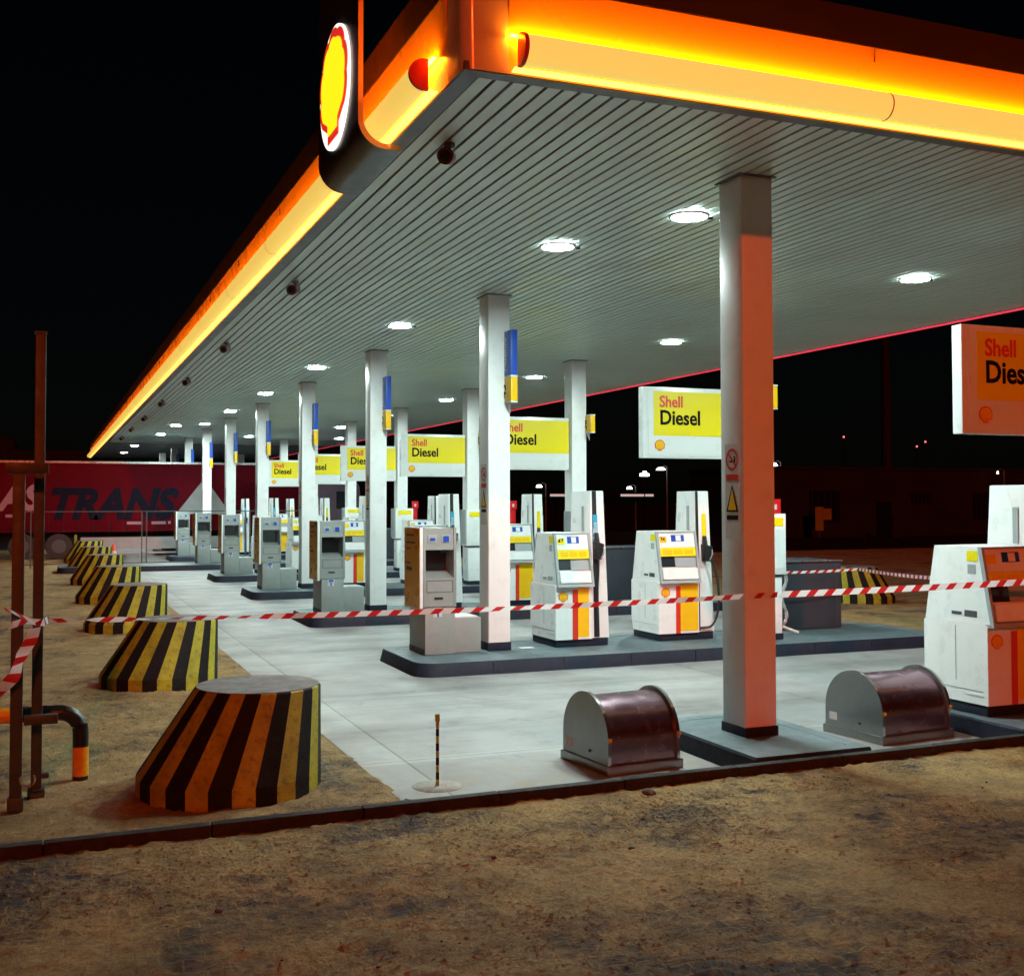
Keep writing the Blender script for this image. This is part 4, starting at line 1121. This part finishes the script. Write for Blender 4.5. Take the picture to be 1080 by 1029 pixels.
def street_lamp(label, x, y, h, mh='lamp_far', r=.16, pole=True):
    t = thing('street_lamp', label, 'street lamp', (x, y, 0), 0)
    b = MB(); b.cyl((.55, 0, 0), .07, h + .25, n=8, r2=.045); b.tube([(.55, 0, h + .25), (.3, 0, h + .34), (0, 0, h + .2)], .035, n=6); b.build('pole', 'grey_dark', t)
    b = MB(); b.cyl((0, 0, h), r, .18, n=12, r2=r * .6); b.build('lamp_head', mh, t)
    return t
street_lamp('brightest distant street lamp seen below the diesel board', 44.98, 80, 4.75, r=.38)
street_lamp('faint street lamp above the lit edge of the distant canopy', 42.7, 81, 3.25, r=.25)
street_lamp('distant street lamp seen right of the nearest white left row column', 34.5, 80, 3.35, r=.24)
street_lamp('small white lamp peeking out right of the orange lit column', 42.0, 60.5, 4.45, r=.28)
street_lamp('tiny white lamp at the right edge above the front pump', 58.7, 59, 4.05, 'warm_dot', r=.07)
street_lamp('lowest tiny lamp at the right edge beside the front pump', 59.2, 59.2, 1.75, 'warm_dot', r=.07)
for x, y, z, w in ((47., 60, 6.32, 'leftmost tiny red beacon in the night sky above the far building'), (52.84, 60, 5.81, 'lower right tiny red beacon above the far building'), (53.55, 60, 6.13, 'upper right tiny red beacon above the far building')):
    t = thing('beacon', w, 'beacon', (x * 2.0, y * 2.0, 0), 0)
    zz = 2.2 + (z - 2.2) * 2.0
    b = MB(); b.cyl((0, 0, 0), .12, zz - .08, n=8, r2=.05); b.build('mast', 'far_dark', t)
    b = MB(); b.cyl((0, 0, zz - .08), .10, .2, n=10); b.build('lamp', 'red_dot', t)
dc = thing('distant_canopy', 'distant low canopy with a pale lit roof edge seen left of the diesel board pumps', 'canopy', (40.2, 80, 0))
b = MB(); b.box(-5, 4.1, 0, 6, 2.62, 3.0); b.build('roof', 'far_dark', dc)
b = MB(); b.box(1.2, 4.1, -.03, -.002, 2.66, 2.84); b.box(-4.8, -2.9, -.03, -.002, 2.66, 2.84); b.build('lit_edge', 'far_sign', dc)
for x in (-4, 0, 3.6):
    b = MB(); b.box(x - .1, x + .1, .4, .6, -.03, 2.62); b.build('post', 'far_dark', dc)
ls = thing('lit_sign', 'small blurred white lit sign on a pole beside the distant street lamp', 'sign', (43.5, 80, 0))
b = MB(); b.cyl((0, 0, 0), .06, 4.25, n=8); b.build('pole', 'far_dark', ls)
b = MB(); b.box(-.42, .42, -.05, .05, 4.25, 4.45, bev=.04); b.box(-.15, .2, -.05, .05, 4.452, 4.62, bev=.04); b.build('panel', 'lamp_far', ls)

# ------------------------------------------------------------------ stones and a flat drain plate
def stone(label, x, y, r, z=-.12, seed=0):
    b = MB(); bmesh.ops.create_icosphere(b.bm, subdivisions=2, radius=r)
    for v in b.bm.verts:
        v.co *= 1 + .35 * noise.noise(v.co * (3 / r) * .5 + Vector((seed, 0, 0))); v.co.z *= .6
        v.co += Vector((x, y, z + r * .3))
    return tag(b.build('stone', 'stone', None, ang=60), label, 'stone', 'loose stones on the sandy ground')
stone('largest dark stone lying against the kerb before the left metal cover', 4.10, 7.50, .050, .07, 1)
stone('small dark stone on the sand in the lower right quarter', 3.35, 6.35, .020, .08, 2)
stone('small stone in the middle of the sandy street ground', 2.5, 6.5, .018, .08, 3)
stone('pale stone near the lower left corner of the ground', .85, 6.2, .02, .08, 4)
for i in range(60):
    x, y = random.uniform(-1, 8), random.uniform(4.6, 8)
    if y > ky(x) - .1: continue
    r = random.uniform(.005, .012)
    if i < 26: stone('tiny dark pebble scattered on the sandy street ground', x, y, r, .078 + relief(x, y), i)
random.seed(21)
def grit(name, n, place, zf, rmin, rmax, m):
    b = MB(); c = 0; t = 0
    O = [(1, 0, 0), (-.5, .87, 0), (-.5, -.87, 0), (0, 0, 1), (0, 0, -.6)]
    while c < n and t < n * 12:
        t += 1; x, y = place()
        p = Vector((x, y, 0))
        if noise.noise(p * 1.1) + .7 * noise.noise(p * 5 + Vector((9, 4, 0))) < random.uniform(-.35, .55): continue
        c += 1; r = rmin + (rmax - rmin) * random.random() ** 3; a = random.uniform(0, 6.28); sx_ = random.uniform(.7, 1.8); sz_ = random.uniform(.35, .7)
        ca_, sa_ = math.cos(a), math.sin(a); z = zf(x, y) + r * .15
        q = [(x + (u * sx_ * ca_ - v_ * sa_) * r, y + (u * sx_ * sa_ + v_ * ca_) * r, z + w_ * r * sz_) for u, v_, w_ in [(o[0] + random.uniform(-.2, .2), o[1] + random.uniform(-.2, .2), o[2]) for o in O]]
        b.faces(q, [(0, 1, 3), (1, 2, 3), (2, 0, 3), (1, 0, 4), (2, 1, 4), (0, 2, 4)])
    return struct(b.build(name, m, None, smooth=False), 'stuff')
def pl1():
    y = 3.9 + 3.68 * random.random() ** .8; return random.uniform(-1, 8.8), y
grit('sand_clods', 15000, pl1, lambda x, y: .072 + relief(x, y), .004, .016, 'sand')
grit('gravel', 1800, pl1, lambda x, y: .072 + relief(x, y), .003, .010, 'stone')
def pl2(): return random.uniform(-1.5, 2.45), 7.75 + 9 * random.random() ** 2
grit('verge_clods', 5000, pl2, vz, .004, .016, 'verge')
b = MB(); b.box(-.5, .5, -.12, .12, 0, .012, bev=.004)
o = b.build('drain_plate', 'con_top'); o.location = (16.4, 18.7, -.012); tag(o, 'flat pale plate lying on the sand right of the dark grey box', 'plate')
b = MB(); b.box(-.10, .10, -.06, .06, 0, .004); o = b.build('island_plate', 'paper'); o.location = (6.25, Y0 + S + .1, ZI + .001)
tag(o, 'small white plate set in the island top right of the nearest white column', 'plate')

# ------------------------------------------------------------------ light
sun = bpy.data.lights.new('sun', 'SUN'); so = bpy.data.objects.new('sun', sun); COL.objects.link(so)
EL, AZ = R(20), R(9)            # light travels towards +y, a little to +x
d = Vector((math.sin(AZ) * math.cos(EL), math.cos(AZ) * math.cos(EL), -math.sin(EL)))
so.rotation_euler = d.to_track_quat('-Z', 'Y').to_euler(); so.location = (-4, -20, 12)
sun.energy = 1.15; sun.angle = R(1.5); sun.color = (1., .085, .012)
w = bpy.data.worlds.new('World'); scene.world = w; w.use_nodes = True
nt = w.node_tree; bg = nt.nodes['Background']
sky = nt.nodes.new('ShaderNodeTexSky'); sky.sky_type = 'NISHITA'; sky.sun_disc = False
sky.sun_elevation = EL; sky.sun_rotation = R(180) + AZ
nt.links.new(sky.outputs[0], bg.inputs['Color']); bg.inputs['Strength'].default_value = .00022

vs = scene.view_settings; vs.view_transform = 'Standard'; vs.look = 'None'; vs.exposure = 0; vs.gamma = 1
scene.render.engine = 'CYCLES'
cy = scene.cycles
cy.max_bounces = 8; cy.diffuse_bounces = 4; cy.glossy_bounces = 3; cy.transmission_bounces = 2
cy.sample_clamp_indirect = 4; cy.use_light_tree = True
try: cy.use_denoising = True
except Exception: pass
